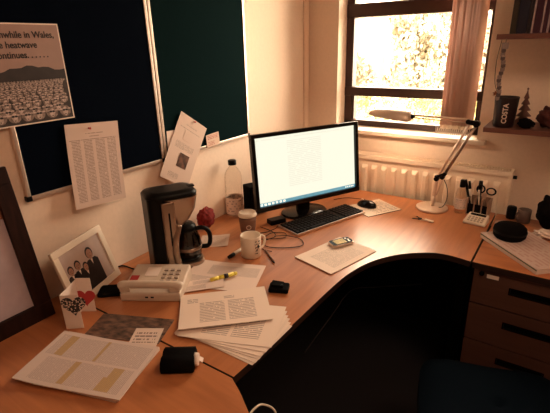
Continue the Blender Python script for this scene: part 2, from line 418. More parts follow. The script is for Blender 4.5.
def disc(mb, x, y, z, ry, rz, mi, n=12, sq=1):
    mb.add([(x, y+ry*math.copysign(abs(math.cos(2*PI*k/n))**sq, math.cos(2*PI*k/n)), z+rz*math.copysign(abs(math.sin(2*PI*k/n))**sq, math.sin(2*PI*k/n))) for k in range(n)], [tuple(range(n))], mi)
row = 0; zz = .128
while zz > .012:
    s_ = .0040+(.128-zz)*.15*rn.uniform(.85, 1.1); y = .008+rn.uniform(0, s_)
    x = .0019+row*.00006
    while y < pw-.008-s_:
        zj = max(s_*1.2+.005, zz+rn.uniform(-.2, .2)*s_); yy = y
        disc(sh, x, yy, zj, s_*1.05, s_*.95, 0)
        disc(sh, x+.00001, yy-s_*.75, zj+s_*.35, s_*.35, s_*.14, 1, 8); disc(sh, x+.00001, yy+s_*.75, zj+s_*.35, s_*.35, s_*.14, 1, 8)
        disc(sh, x+.00002, yy, zj-s_*.05, s_*.48, s_*.78, 1)
        disc(sh, x+.00003, yy-s_*.24, zj+s_*.16, s_*.24, s_*.17, 2, 8, .6); disc(sh, x+.00003, yy+s_*.24, zj+s_*.16, s_*.24, s_*.17, 2, 8, .6)
        disc(sh, x+.00003, yy, zj-s_*.55, s_*.14, s_*.08, 2, 6)
        y += s_*rn.uniform(1.9, 2.5)
    zz -= s_*1.55; row += 1
sh.build('sheep_print', ['wool', 'face', 'ink'], ps)
for i, tx in enumerate(('Meanwhile in Wales,', 'the heatwave', 'continues. . . . . .')):
    text('lettering', tx, .0262, 'ink', ps, wallm(.0018, (.194, .208, .208)[i], .254-i*.0285), bold=.0005, scx=.94)

# staff list on the pinboard
M_['list'] = printed('printed_name_list', (.62, .46, .39), (.10, .06, .05), [(.08, .24, .06, .80), (.30, .46, .06, .80), (.52, .70, .06, .80), (.75, .92, .06, .80), (.35, .68, .87, .885), (.42, .6, .84, .855), (.05, .93, .805, .815)], .0175, strength=.6, dens=.35)
def wallsheet(name, label, c, w_, h_, tilt, mt, x=.022, curl=.004, bow=0, cat='paper', pin=None):
    t = thing(name, label, cat, (x, c[0], c[1]))
    ct, st = math.cos(tilt), math.sin(tilt)
    def fn(u, v):
        a, b_ = (u-.5)*w_, (v-.5)*h_
        return (curl*(1-v)**2*2+bow*(u-.5)**2*4, a*ct-b_*st, a*st+b_*ct)
    MB().grid(8, 10, fn, 0, (-.0005, 0, 0)).build('sheet', [mt, 'paper'], t)
    if pin:
        a, b_ = (pin[0]-.5)*w_, (pin[1]-.5)*h_
        p = Vector((.0, a*ct-b_*st, a*st+b_*ct))
        MB().tube([p+Vector((-.001, 0, 0)), p+Vector((.006, 0, 0)), p+Vector((.010, 0, 0))], [.003, .002, .0045], 10).build('drawing_pin', 'red', t)
    return t, ct, st
t, ct, st = wallsheet('notice', 'white printed name list in table rows pinned on the navy pinboard', (.882, 1.170), .21, .297, R(-4.5), 'list', pin=(.42, .94), curl=.006)
# tilted flyer
M_['flyer'] = printed('printed_flyer', (.66, .50, .42), (.12, .08, .07), [(.3, .7, .86, .885), (.12, .85, .80, .82), (.15, .8, .5, .60), (.2, .55, .06, .14)], .018, strength=.55)
t, ct, st = wallsheet('flyer', 'tilted white flyer with a small dark picture overlapping the pinboard edge', (1.314, 1.128), .180, .300, R(-34), 'flyer', x=.024, curl=.004, pin=(.5, .97))
M_['photo'] = mat('dark_photo_print', (.02, .012, .010), .5, var=.9, scale=34, col2=(.20, .085, .05))
def onsheet(name, a, b_, w_, h_, x_, mt):
    k = math.cos(R(-34)), math.sin(R(-34))
    o = MB().box((0, 0, 0), (.0008, w_, h_)).build(name, mt, t)
    o.location = (x_, a*k[0]-b_*k[1], a*k[1]+b_*k[0]); o.rotation_euler = (R(-34), 0, 0)
onsheet('picture', .010, -.045, .060, .062, .0050, 'photo')
onsheet('diagram', -.004, .065, .055, .045, .0012, 'flyer')
wallsheet('paper_note', 'blank white note tucked behind the tilted flyer on its left', (1.262, 1.168), .07, .12, R(-3), 'paper', x=.0205, curl=.0005)
M_['redcard'] = printed('red_white_card', (.68, .48, .38), (.4, .05, .04), [(.1, .9, .6, .9), (.1, .6, .1, .4)], .12, strength=.8)
wallsheet('card', 'small card with red stripe pinned right of the tilted flyer', (1.512, 1.142), .09, .06, R(3), 'redcard', x=.021, curl=.0005)

# ------------------------------------------------------------------ desks
def desk_top(poly, name, m1, parent, zt_=T, th=.026):
    mb = MB(); n = len(poly)
    mb.add([(x, y, zt_) for x, y in poly], [tuple(range(n))], 0)
    mb.add([(x, y, zt_-th) for x, y in poly], [tuple(range(n-1, -1, -1))], 1)
    mb.add([(x, y, zt_) for x, y in poly]+[(x, y, zt_-th) for x, y in poly], [(i, n+i, n+(i+1) % n, (i+1) % n) for i in range(n)], 1)
    return mb.build(name, [m1, 'edge'], parent)
dk = thing('corner_desk', 'beech corner desk with curved front edge and black underframe under the window', 'desk', (0, 0, 0))
front = smooth_path([(.800, .680, 0), (.812, .95, 0), (.816, 1.20, 0), (.826, 1.35, 0), (.862, 1.485, 0), (.935, 1.602, 0), (1.035, 1.682, 0), (1.110, 1.700, 0), (1.196, 1.690, 0)], 6)
poly = [(.004, .680)]+[(p.x, p.y) for p in front]+[(1.196, 2.30), (.004, 2.30)]
desk_top(poly, 'desktop', 'desk', dk)
MB().b(.03, 1.17, 2.24, 2.262, .02, T-.027).build('modesty_shade_panel', 'black', dk); MB().b(.03, .05, .73, 2.23, .02, T-.027).build('side_panel', 'black', dk)  # modesty panel, black and down to the floor, stands in for under-desk shade
MB().b(.03, .70, .700, .722, .02, T-.027).build('end_panel', 'black', dk)
for lx, ly in ((.72, .72), (1.16, 1.80), (1.16, 2.22), (.06, 2.2)):
    MB().b(lx-.022, lx+.022, ly-.022, ly+.022, 0, T-.027).build('leg', 'black', dk, bevel=.004)
MB().tube([(.30, 1.75, T+.001), (.30, 1.75, T+.003)], .001, 8)
nd = thing('side_desk', 'beech desk joined to the corner desk at the near left', 'desk', (0, 0, 0))
fr2 = smooth_path([(1.22, -.10, 0), (1.17, .15, 0), (1.08, .40, 0), (.96, .56, 0), (.87, .632, 0), (.800, .674, 0)], 6)
desk_top([(.004, -.9), (1.22, -.9)]+[(p.x, p.y) for p in fr2]+[(.004, .674)], 'desktop', 'desk2', nd)
MB().b(.03, .70, .652, .672, .02, T-.027).build('end_panel', 'black', nd)
for lx, ly in ((.06, -.85), (1.1, -.85)): MB().b(lx-.022, lx+.022, ly-.022, ly+.022, 0, T-.027).build('leg', 'black', nd, bevel=.004)
# pedestal side unit
pd = thing('desk_pedestal', 'wooden three drawer pedestal unit under the right end of the desk', 'drawers', (0, 0, 0))
desk_top([(1.204, 1.690), (1.98, 1.690), (1.98, 2.30), (1.204, 2.30)], 'top', 'desk2', pd)
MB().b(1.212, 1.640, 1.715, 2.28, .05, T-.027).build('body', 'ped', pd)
MB().b(1.225, 1.63, 1.74, 2.26, 0, .05).build('plinth', 'black', pd)
for i, (z0, z1) in enumerate(((.549, .702), (.372, .543), (.06, .366))):
    d_ = thing('x', '', '')
    D.objects.remove(d_)
    fr_ = MB()
    hx0, hx1, hz0, hz1 = 1.345, 1.52, z1-.082, z1-.050
    fr_.b(1.214, hx0, 1.697, 1.715, z0, z1).b(hx1, 1.638, 1.697, 1.715, z0, z1).b(hx0, hx1, 1.697, 1.715, z0, hz0).b(hx0, hx1, 1.697, 1.715, hz1, z1)
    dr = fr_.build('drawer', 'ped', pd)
    MB().b(hx0, hx1, 1.709, 1.714, hz0, hz1).b(hx0, hx1, 1.6965, 1.7095, hz1-.004, hz1).b(hx0, hx1, 1.6965, 1.7095, hz0, hz0+.004).b(hx0, hx0+.006, 1.6965, 1.7095, hz0, hz1).b(hx1-.006, hx1, 1.6965, 1.7095, hz0, hz1).build('recessed_handle', 'black', dr)
    if i == 0:
        MB().tube([(1.243, 1.698, .688), (1.243, 1.690, .688)], .010, 16).build('lock', 'black', dr)
        MB().b(1.262, 1.305, 1.6955, 1.697, .672, .688).build('paper_tag', 'paper', dr)

# ------------------------------------------------------------------ office chair
oc = thing('office_chair', 'dark blue fabric office chair at the lower right by the drawers', 'chair', (1.40, 1.235, 0), R(17))
def rbox(name, c, d, mt, parent, bev, rot=None):
    return MB().box(c, d, rot).build(name, mt, parent, bevel=bev, seg=6)
st_ = MB()
def seatf(u, v):
    a, b_ = (u*2-1), (v*2-1); e = 5
    k = (abs(a)**e+abs(b_)**e)**(1/e) if (a or b_) else 1
    mx_ = max(abs(a), abs(b_)) or 1; q = mx_/k if k else 1
    return (a*q*.235, b_*q*.235, .49-.05*max(0, mx_)**6+.006*math.cos(a*3)*math.cos(b_*3))
st_.grid(24, 24, seatf, 0, (0, 0, -.05)); st_.build('seat', ['blue', 'blue'], oc)
bk = MB()
def backf(u, v):
    a, b_ = (u*2-1), (v*2-1); e = 4
    k = (abs(a)**e+abs(b_)**e)**(1/e) if (a or b_) else 1
    mx_ = max(abs(a), abs(b_)) or 1; q = mx_/k
    return (.275-.03*(1-abs(a*q)**2)+.03*mx_**8*0, a*q*.21, .80+b_*q*.22)
bk.grid(16, 16, backf, 0, (.05, 0, 0)); bk.build('backrest', ['blue', 'blue'], oc)
MB().tube(smooth_path([(.10, 0, .42), (.27, 0, .42), (.33, 0, .50), (.325, 0, .75)], 5), .016, 8).build('back_bracket', 'black', oc)
MB().tube([(0, 0, .08), (0, 0, .24), (0, 0, .24), (0, 0, .435)], [.028, .028, .018, .018], 12).build('gas_column', 'black', oc)
MB().b(-.10, .12, -.09, .09, .425, .443).build('seat_plate', 'black', oc)
for k in range(5):
    a = 2*PI*k/5+.3; c_, s_ = math.cos(a), math.sin(a)
    MB().tube([(0.02*c_, .02*s_, .10), (.27*c_, .27*s_, .075)], [.022, .014], 8).build('base_arm', 'black', oc)
    MB().tube([(.27*c_-.02*s_, .27*s_+.02*c_, .03), (.27*c_+.02*s_, .27*s_-.02*c_, .03)], .03, 14).tube([(.27*c_, .27*s_, .03), (.27*c_, .27*s_, .08)], .008, 8).build('caster', 'black', oc)

# ------------------------------------------------------------------ monitor
mo = thing('computer_monitor', 'large black widescreen monitor with bright cream document on screen', 'monitor', (.350, 1.815, T), R(64.0))
tm = Matrix.Rotation(R(-5.6), 3, 'X'); mc = Vector((.0, -.042, .268)); sw, shh = .585, .329
scr = D.materials.new('x'); D.materials.remove(scr)
M_['screen'] = printed('lit_screen', (1.0, .97, .78), (.62, .52, .40), [(.30, .64, .22, .92), (.0, .9, .955, .975)], .028, strength=.22, emit=.72, wk=30, dens=.35)
M_['taskbar'] = mat('taskbar', (.10, .26, .33), .5, emit=.8, var=.1)
M_['icons'] = mat('taskbar_icons', (.8, .85, .75), .5, emit=.8)
def mtx(p): return tm @ Vector(p)+mc
b1, bt = .019, .024
bz = MB()
bz.box(mtx((0, .003, shh/2+b1/2)), (sw+2*b1, .03, b1), tm).box(mtx((0, .003, -shh/2-bt/2)), (sw+2*b1, .03, bt), tm)
bz.box(mtx((-sw/2-b1/2, .003, 0)), (b1, .03, shh), tm).box(mtx((sw/2+b1/2, .003, 0)), (b1, .03, shh), tm)
bz.build('bezel', 'gloss', mo, bevel=.003)
MB().box(mtx((0, .022, 0)), (sw+.01, .03, shh+.01), tm).box(mtx((0, .045, -.01)), (.36, .02, .22), tm).build('back_shell', 'black', mo, bevel=.004)
MB().grid(1, 1, lambda u, v: mtx(((u-.5)*sw, .004, (v-.5)*shh)), 0, None, False).build('screen', 'screen', mo)
MB().box(mtx((0, .0035, -shh/2+.008)), (sw, .0012, .016), tm).build('taskbar', 'taskbar', mo)
for k in range(7): MB().box(mtx((-sw/2+.014+k*.021, .0026, -shh/2+.008)), (.012, .001, .010), tm).build('taskbar_icon', 'icons', mo)
for k in range(5): MB().box(mtx((sw/2-.014-k*.012, .0026, -shh/2+.008)), (.007, .001, .007), tm).build('taskbar_icon', 'icons', mo)
MB().lathe([(0, 0), (.125, 0), (.128, .006), (.120, .013), (.03, .018), (0, .018)], 40, (0, 0, 0), 0, 1, .82).build('stand_base', 'gloss', mo)
MB().box((0, .012, .14), (.075, .022, .25)).build('stand_neck', 'black', mo, bevel=.004)

# keyboard
kb = thing('keyboard', 'black computer keyboard with silver edge in front of the monitor', 'keyboard', (.486, 1.770, T), R(70.5))
MB().prism([(-.222, -.072), (.222, -.072), (.222, .072), (-.222, .072)], .001, .012).build('case', 'black', kb, bevel=.003)
MB().b(-.224, .224, -.076, -.071, .001, .012).b(-.226, -.222, -.076, .074, .001, .011).b(.222, .226, -.076, .074, .001, .011).build('silver_edge', 'alu', kb)
M_['key'] = mat('keycap', (.006, .004, .004), .5, spec=.2)
key0 = None
for r_ in range(6):
    yk = -.058+r_*.0222
    cols = 21
    for c_ in range(cols):
        xk = -.210+c_*.0210
        if c_ in (14, 18) and False: continue
        if r_ == 0 and 4 <= c_ <= 8: 
            if c_ == 6: MB().b(xk-.05, xk+.05, yk-.009, yk+.009, .012, .018).build('space_bar', 'key', kb, bevel=.0015, seg=1)
            continue
        if c_ in (14,): continue
        if key0 is None:
            key0 = MB().add([(-.0092, -.0098, 0), (.0092, -.0098, 0), (.0092, .0098, 0), (-.0092, .0098, 0), (-.0072, -.0075, .006), (.0072, -.0075, .006), (.0072, .008, .006), (-.0072, .008, .006)],
                            [(3, 2, 1, 0), (4, 5, 6, 7), (0, 1, 5, 4), (1, 2, 6, 5), (2, 3, 7, 6), (3, 0, 4, 7)]).build('key', 'key', kb); o = key0
        else: o = key0.copy(); COL.objects.link(o); o.parent = kb
        o.location = (xk, yk, .012)
# mouse mat, mouse
M_['matprint'] = printed('mat_print', (.70, .56, .46), (.20, .15, .13), [(.3, .95, .08, .5), (.62, .95, .55, .9)], .09, strength=.6, wk=24)
mm_ = thing('mouse_mat', 'white mouse mat with small black print beside the keyboard', 'mouse mat', (.640, 2.058, T), R(60))
MB().grid(1, 1, lambda u, v: ((u-.5)*.215, (v-.5)*.185, .003), 0, (0, 0, -.002), False).build('surface', ['matprint', 'black'], mm_)
MB().b(-.108, .108, -.093, .093, .0002, .0009).build('rubber_backing', 'black', mm_)
ms = thing('mouse', 'black computer mouse on the white mouse mat', 'mouse', (.600, 2.055, T+.0032), R(85))
def mousef(u, v):
    a = u*2*PI; rr = v
    x_ = .032*math.cos(a)*(rr**.5); y_ = .056*math.sin(a)*(rr**.5)
    return (x_, y_, .034*max(0, 1-rr)**.5*(1-.18*math.sin(a)*rr**.5)+.001)
mb = MB(); prof = []
for j in range(9):
    ph_ = j/8*PI/2; prof.append((math.cos(ph_), math.sin(ph_)))
vs = []; 
for c_, s_ in prof:
    for k in range(24):
        a = 2*PI*k/24; vs.append((.032*c_*math.cos(a), .056*c_*math.sin(a)-.004*s_, .001+.034*s_**.8))
fs = [(i*24+k, i*24+(k+1) % 24, (i+1)*24+(k+1) % 24, (i+1)*24+k) for i in range(8) for k in range(24)]+[tuple(range(23, -1, -1))]
mb.add(vs, fs, 0, True).build('body', 'gloss', ms)
MB().tube([(-.003, .028, .0305), (.003, .028, .0305)], .008, 12).build('scroll_wheel', 'champ', ms)
tag(MB().tube(smooth_path([(.60, 2.11, T+.006), (.56, 2.14, T+.006), (.50, 2.14, T+.003), (.44, 2.12, T+.003), (.40, 2.06, T+.003)], 6), .0018, 6).build('mouse_cable', 'black'), 'thin black mouse cable running behind the keyboard to the monitor', 'cable')

# ------------------------------------------------------------------ desk lamp
ly = 2.205
lp = thing('desk_lamp', 'silver jointed desk lamp with round base standing before the radiator', 'lamp', (.903, ly, T))
MB().lathe([(0, 0), (.078, 0), (.081, .004), (.080, .010), (.074, .014), (0, .017)], 48).build('base', 'champ', lp)
def L_(x, z, dy=0): return (x-.878, dy, z-T)
MB().tube([L_(.880, T+.014), L_(.880, .80)], .0095, 14).build('post', 'champ', lp)
MB().box(L_(.886, .85), (.016, .012, .11), Matrix.Rotation(R(4), 3, 'Y')).box(L_(.908, .86), (.006, .010, .11), Matrix.Rotation(R(15), 3, 'Y')).build('lower_bracket', 'champ', lp, bevel=.002)
MB().tube([L_(.887, .897, -.014), L_(.887, .897, .014)], .013, 14).tube([L_(.914, .908, -.014), L_(.914, .908, .014)], .011, 14).box(L_(.902, .915), (.055, .014, .014), Matrix.Rotation(R(-25), 3, 'Y')).tube([L_(.922, .925, -.016), L_(.922, .925, .016)], .010, 12).build('lower_joint', 'black', lp, bevel=.001)
MB().tube([L_(.890, .905), L_(1.012, 1.195)], .0058, 10).build('rear_rod', 'champ', lp)
MB().tube([L_(.918, .915), L_(1.040, 1.186)], .0072, 10).build('front_rod', 'silver', lp)
MB().box(L_(1.022, 1.193), (.052, .022, .022), Matrix.Rotation(R(8), 3, 'Y')).tube([L_(1.040, 1.188, -.016), L_(1.040, 1.188, .016)], .015, 14).tube([L_(1.002, 1.197, -.014), L_(1.002, 1.197, .014)], .011, 14).build('elbow_joint', 'black', lp, bevel=.001)
MB().tube([L_(1.02, 1.205), L_(.728, 1.210)], .0052, 10).tube([L_(1.01, 1.190), L_(.730, 1.198)], .003, 8).build('upper_arm', 'champ', lp)
MB().tube([L_(.735, 1.204, -.013), L_(.735, 1.204, .013)], .011, 12).box(L_(.722, 1.204), (.03, .014, .012)).build('head_joint', 'black', lp, bevel=.001)
hd = MB(); vs = []; N = 14
secs = [(.728, .042, .036, 1.192), (.722, .050, .042, 1.191), (.62, .056, .040, 1.200), (.55, .052, .032, 1.207), (.515, .036, .014, 1.215)]
for (x, w_, h_, z) in secs:
    for k in range(N+1):
        a = PI*k/N; vs.append(L_(x, z-.010+h_*math.sin(a)*1.2, w_*math.cos(a)))
fs = [(i*(N+1)+k, i*(N+1)+k+1, (i+1)*(N+1)+k+1, (i+1)*(N+1)+k) for i in range(len(secs)-1) for k in range(N)]
fs += [tuple(range(N, -1, -1)), tuple((len(secs)-1)*(N+1)+k for k in range(N+1))]
fs += [(i*(N+1), (i+1)*(N+1), (i+1)*(N+1)+N, i*(N+1)+N) for i in range(len(secs)-1)]
fs = fs[:-(len(secs)-1)]            # the shade is open underneath
hd.add(vs, fs, 0, True); hdo = hd.build('lamp_head', 'champ', lp)
md_ = hdo.modifiers.new('solid', 'SOLIDIFY'); md_.thickness = .0015
added_glow_tube = D.materials.new('added_lamp_glow'); added_glow_tube.use_nodes = True; _b = added_glow_tube.node_tree.nodes['Principled BSDF']
_b.inputs['Emission Color'].default_value = (1, .74, .48, 1); _b.inputs['Emission Strength'].default_value = 75  # glow added to brighten desk and radiator, lamp not known to be on
MB().tube([L_(.69, 1.197, -.012), L_(.55, 1.204, -.012)], .006, 8).tube([L_(.69, 1.197, .012), L_(.55, 1.204, .012)], .006, 8).build('added_glow_tube', added_glow_tube, hdo)
MB().tube(smooth_path([L_(.925, .90, -.012), L_(.945, .86, -.014), L_(.950, .80, -.012), L_(.935, .755, -.008), L_(.915, T+.016, -.01)], 6), .002, 6).build('cord', 'black', lp)

# ------------------------------------------------------------------ coffee maker
cmk = thing('coffee_maker', 'silver and black filter coffee maker against the left wall', 'coffee maker', (.148, .968, T), R(62)); cmk.scale = (.92, .95, .955)
hw = .072
def rrect(x0, x1, hw_, r_=.02, n=5):
    out = []
    for cx, cy, a0 in ((x1-r_, hw_-r_, 0), (x0+r_, hw_-r_, 90), (x0+r_, -hw_+r_, 180), (x1-r_, -hw_+r_, 270)):
        for k in range(n+1):
            a = R(a0+90*k/n); out.append((cx+r_*math.cos(a), cy+r_*math.sin(a)))
    return out
MB().prism(rrect(.0, .062, hw), .0, .325).build('water_tank', 'black', cmk, bevel=.003)
MB().prism(rrect(.050, .108, hw+.003, .012), .012, .305).build('column', 'silver', cmk, bevel=.003)
MB().b(.076, .083, -hw-.0055, -hw-.002, .12, .262).build('water_gauge', 'black', cmk, bevel=.001)
MB().prism(rrect(.008, .225, hw+.004, .055, 8), .0, .022).build('base', 'silver', cmk, bevel=.004)
MB().lathe([(0, .022), (.056, .022), (.058, .028), (0, .030)], 32, (.162, 0, 0)).build('hot_plate', 'black', cmk)
mb = MB()
def ring(x0_, x1_, hw_, z_, r_): return [(x, y, z_) for x, y in rrect(x0_, x1_, hw_, r_, 6)]
rings = [ring(.085, .150, .036, .185, .02), ring(.078, .178, .050, .212, .025), ring(.070, .200, .064, .255, .03), ring(.062, .212, .072, .312, .035)]
n = len(rings[0]); vs = [p for r_ in rings for p in r_]
mb.add(vs, [(i*n+k, i*n+(k+1) % n, (i+1)*n+(k+1) % n, (i+1)*n+k) for i in range(3) for k in range(n)], 0, True)
mb.add(rings[0], [tuple(range(n-1, -1, -1))]); mb.add(rings[-1], [tuple(range(n))])
mb.build('filter_housing', 'silver', cmk)
mb = MB(); rings = [ring(.0, .212, .073, .316, .04), ring(-.001, .213, .075, .328, .04), ring(.006, .203, .067, .337, .04), ring(.03, .17, .045, .341, .03)]
n = len(rings[0]); vs = [p for r_ in rings for p in r_]
mb.add(vs, [(i*n+k, i*n+(k+1) % n, (i+1)*n+(k+1) % n, (i+1)*n+k) for i in range(3) for k in range(n)], 0, True)
mb.add(rings[0], [tuple(range(n-1, -1, -1))]); mb.add(rings[-1], [tuple(range(n))])
mb.build('lid', 'black', cmk)
MB().box((.200, 0, .338), (.03, .03, .006)).build('lid_tab', 'black', cmk, bevel=.002)
# silver arch rib each side from housing to base
mb = MB()
for sg in (-1, 1):
    path = smooth_path([(.118, sg*.060, .20), (.098, sg*.070, .15), (.090, sg*.073, .09), (.098, sg*.073, .02)], 6)
    mb.tube(path, .015, 8)
mb.build('side_rib', 'silver', cmk)
cg = thing('carafe', 'x', 'x'); cg.parent = cmk; cg.location = (.163, 0, .031); del cg['label']; del cg['category']
D.objects.remove(cg)
cc = (.163, 0, .031)
cfc = MB().lathe([(.001, .001), (.050, .001), (.060, .010), (.063, .045), (.056, .085), (.042, .118), (.040, .128)], 36, cc).build('carafe', 'carafe', cmk)
MB().lathe([(0, .003), (.048, .003), (.058, .012), (.060, .030), (0, .030)], 30, cc).build('coffee', 'gloss', cfc)
MB().lathe([(0.0, .150), (.030, .148), (.041, .138), (.044, .126), (.043, .118), (0, .118)], 30, cc).build('carafe_lid', 'black', cfc)
MB().lathe([(.0635, .036), (.065, .038), (.065, .048), (.0625, .050)], 36, cc).build('metal_band', 'silver', cfc)
MB().tube(smooth_path([(.190, -.018, .150), (.228, -.034, .156), (.250, -.042, .135), (.254, -.044, .10), (.244, -.041, .072), (.214, -.027, .068)], 6), [.010]*31, 8).build('carafe_handle', 'black', cfc)
tag(MB().tube(smooth_path([(.135, .945, T+.02), (.10, .925, T+.006), (.03, .92, T+.004), (.012, .90, T+.004), (.008, .86, T+.004)], 6), .003, 6).build('power_cable', 'black'), 'black power cable trailing from the coffee maker along the wall', 'cable')

# red cloth bundle
def blob(name, c, rad, mt, seed, amp=.2, sub=4, parent=None, nf=3.0):
    bm = bmesh.new(); bmesh.ops.create_icosphere(bm, subdivisions=sub, radius=1); rn_ = random.Random(seed)
    ph_ = [rn_.uniform(0, 6) for _ in range(6)]
    for v in bm.verts:
        p = v.co.copy(); d_ = 1+amp*(math.sin(nf*p.x*2+ph_[0])*math.cos(nf*p.y*2+ph_[1])+.6*math.sin(nf*3.1*p.z+ph_[2]+nf*2*p.x)+.4*math.sin(nf*5*p.y+ph_[3]+nf*3*p.z))
        v.co = Vector((p.x*rad[0]*d_, p.y*rad[1]*d_, p.z*rad[2]*d_))
    mz = min(v.co.z for v in bm.verts)
    for v in bm.verts: v.co.z = max(v.co.z-mz, 0)
    me = D.meshes.new(name); bm.to_mesh(me); bm.free(); me.materials.append(M_[mt] if isinstance(mt, str) else mt)
    for p in me.polygons: p.use_smooth = True
    o = D.objects.new(name, me); COL.objects.link(o); o.location = c
    if parent: o.parent = parent
    return o
tag(blob('cloth', (.055, 1.385, T+.0005), (.030, .052, .052), 'redcloth', 4, .10), 'crumpled bright red cloth lying behind the coffee maker', 'cloth')

# leaflet behind coffee maker
M_['leaf1'] = printed('leaflet_print', (.64, .50, .42), (.25, .18, .15), [(.1, .9, .1, .9)], .06, strength=.5)
M_['doc'] = printed('document_print', (.74, .58, .48), (.22, .16, .14), [(.16, .84, .12, .78)], .022, strength=.55)
M_['docl'] = printed('landscape_document_print', (.76, .60, .50), (.28, .2, .17), [(.22, .50, .14, .70), (.54, .84, .14, .72), (.08, .20, .70, .85), (.5, .62, .76, .84)], .045, strength=.75, dens=.33, wk=40)
M_['docn'] = printed('noted_document_print', (.72, .57, .48), (.25, .18, .16), [(.06, .8, .10, .5), (.3, .9, .6, .9)], .045, strength=.65, dens=.3, wk=40)
M_['jour'] = printed('journal_print', (.60, .47, .42), (.22, .16, .15), [(.06, .48, .05, .90), (.52, .94, .04, .96)], .014, hl=((.53, .94, .80, .88), (.53, .94, .46, .49), (.07, .48, .56, .62), (.07, .48, .14, .24), (.07, .30, .24, .27)), hlcol=(.50, .30, .08), strength=.5, dens=.3)
M_['grey'] = printed('grey_panel_print', (.74, .58, .50), (.35, .27, .24), [(.25, .95, .5, .85), (.05, .55, .1, .4)], .035, strength=.75, dens=.2)
def sheet(name, label, c, ang, w_, h_, z, mt, cat='paper', th=.0006, curl=None, group=None, nu=12, nv=10):
    def fn(u, v):
        dz = curl(u, v) if curl else 0
        return ((u-.5)*w_, (v-.5)*h_, th+dz)
    o = MB().grid(nu, nv, fn, 0, (0, 0, -th)).build(name, [mt, 'paper'], None, (c[0], c[1], T+z), ang)
    return tag(o, label, cat, group)
sheet('leaflet', 'small white leaflet lying between the coffee maker and the cups', (.182, 1.298), R(35), .13, .125, .0006, 'leaf1', curl=lambda u, v: .012*max(0, u-.6))

# ------------------------------------------------------------------ family photo frame
ex = Vector((-.33320723, .94285362, 0)); nn = Vector((ex.y, -ex.x, 0)); tl = .2916
up = Vector((0, 0, 1))*math.cos(tl)-nn*math.sin(tl)
fm = Matrix((ex, up, ex.cross(up))).transposed().to_4x4()
BLc = Vector((.15376862, .63399724, T+.001))
ff = thing('photo_frame', 'white framed family photograph leaning back against the wall', 'photo frame', BLc)
ff.rotation_euler = fm.to_euler()
fw, fh, fb = .257, .215, .024
f = MB().b(0, fw, 0, fb, -.012, 0).b(0, fw, fh-fb, fh, -.012, 0).b(0, fb, fb, fh-fb, -.012, 0).b(fw-fb, fw, fb, fh-fb, -.012, 0)
f.build('frame', 'white', ff, bevel=.002)
M_['mount'] = mat('photo_background', (.52, .40, .36), .5, var=.06)
M_['skin'] = mat('printed_faces', (.40, .21, .15), .6, var=.15)
M_['suit'] = mat('printed_dark_clothes', (.022, .014, .014), .6, var=.3)
MB().b(fb-.002, fw-.002-fb+.004, fb-.002, fh-fb+.002, -.010, -.006).build('photograph', 'mount', ff)
pp = MB()
def dsc(mb, x, y, rx, ry, mi, z, n=16): mb.add([(x+rx*math.cos(2*PI*k/n), y+ry*math.sin(2*PI*k/n), z) for k in range(n)], [tuple(range(n))], mi)
for (x, y, s_) in ((.050, .124, .95), (.086, .128, 1.0), (.118, .108, .9), (.156, .142, 1.25)):
    bw = .026*s_
    pp.add([(x-bw, fb, -.0056), (x+bw, fb, -.0056), (x+bw, y-.024*s_, -.0056), (x+bw*.6, y-.016*s_, -.0056), (x-bw*.6, y-.016*s_, -.0056), (x-bw, y-.024*s_, -.0056)], [(0, 1, 2, 3, 4, 5)], 0)
    dsc(pp, x, y+.003, .0145*s_, .0175*s_, 0, -.0054); dsc(pp, x, y-.001, .0115*s_, .0145*s_, 1, -.0052)
    dsc(pp, x-.004*s_, y+.001, .0018, .0012, 0, -.0050, 8); dsc(pp, x+.004*s_, y+.001, .0018, .0012, 0, -.0050, 8); dsc(pp, x, y-.008*s_, .003, .0009, 0, -.0050, 8)
    pp.add([(x-.005, y-.017*s_, -.0050), (x+.005, y-.017*s_, -.0050), (x, y-.034*s_, -.0050)], [(0, 2, 1)], 2)
pp.build('people_print', ['suit', 'skin', 'paper'], ff)
MB().box((fw/2, .085, -.022), (.05, .12, .003), Matrix.Rotation(R(7), 3, 'X')).build('easel_back', 'blackmat', ff)

# large brown framed picture at far left
bf = thing('picture_frame', 'large dark brown framed picture leaning at the far left edge', 'picture frame', (.098, .13, T))
bf.rotation_euler = (0, 0, 0)
lean = .0
def BF(y, z, x): return (x-.085*z/.45, y, z)
def bfbox(mb, y0, y1, z0, z1, xa, xb, mi=0):
    vs = [BF(y, z, x) for x in (xa, xb) for z in (z0, z1) for y in (y0, y1)]
    mb.add(vs, [(0, 1, 3, 2), (5, 4, 6, 7), (0, 4, 5, 1), (2, 3, 7, 6), (1, 5, 7, 3), (0, 2, 6, 4)], mi)
mb = MB(); Wd = .455; Hh = .50; bb = .052
bfbox(mb, 0, Wd, 0, bb, -.014, .006); bfbox(mb, 0, Wd, Hh-bb, Hh, -.014, .006); bfbox(mb, 0, bb, bb, Hh-bb, -.014, .006); bfbox(mb, Wd-bb, Wd, bb, Hh-bb, -.014, .006)
M_['mahog'] = wood('dark_brown_frame_wood', (.012, .004, .003), (.028, .009, .006), .5, axis=2, scale=4); M_['mahog'].node_tree.nodes['Principled BSDF'].inputs['Specular IOR Level'].default_value = .12
mb.build('frame', 'mahog', bf, bevel=.002)
mb = MB(); bfbox(mb, bb, Wd-bb, bb, Hh-bb, -.010, -.006); M_['pale'] = mat('pale_picture_print', (.42, .33, .36), .5, var=.12, scale=12); mb.build('picture', 'pale', bf)
mb = MB(); bfbox(mb, bb, Wd-bb, Hh-bb-.10, Hh-bb, -.0058, -.0052); M_['rust'] = mat('rust_picture_print', (.22, .07, .03), .5, var=.6, scale=25); mb.build('picture_band', 'rust', bf)

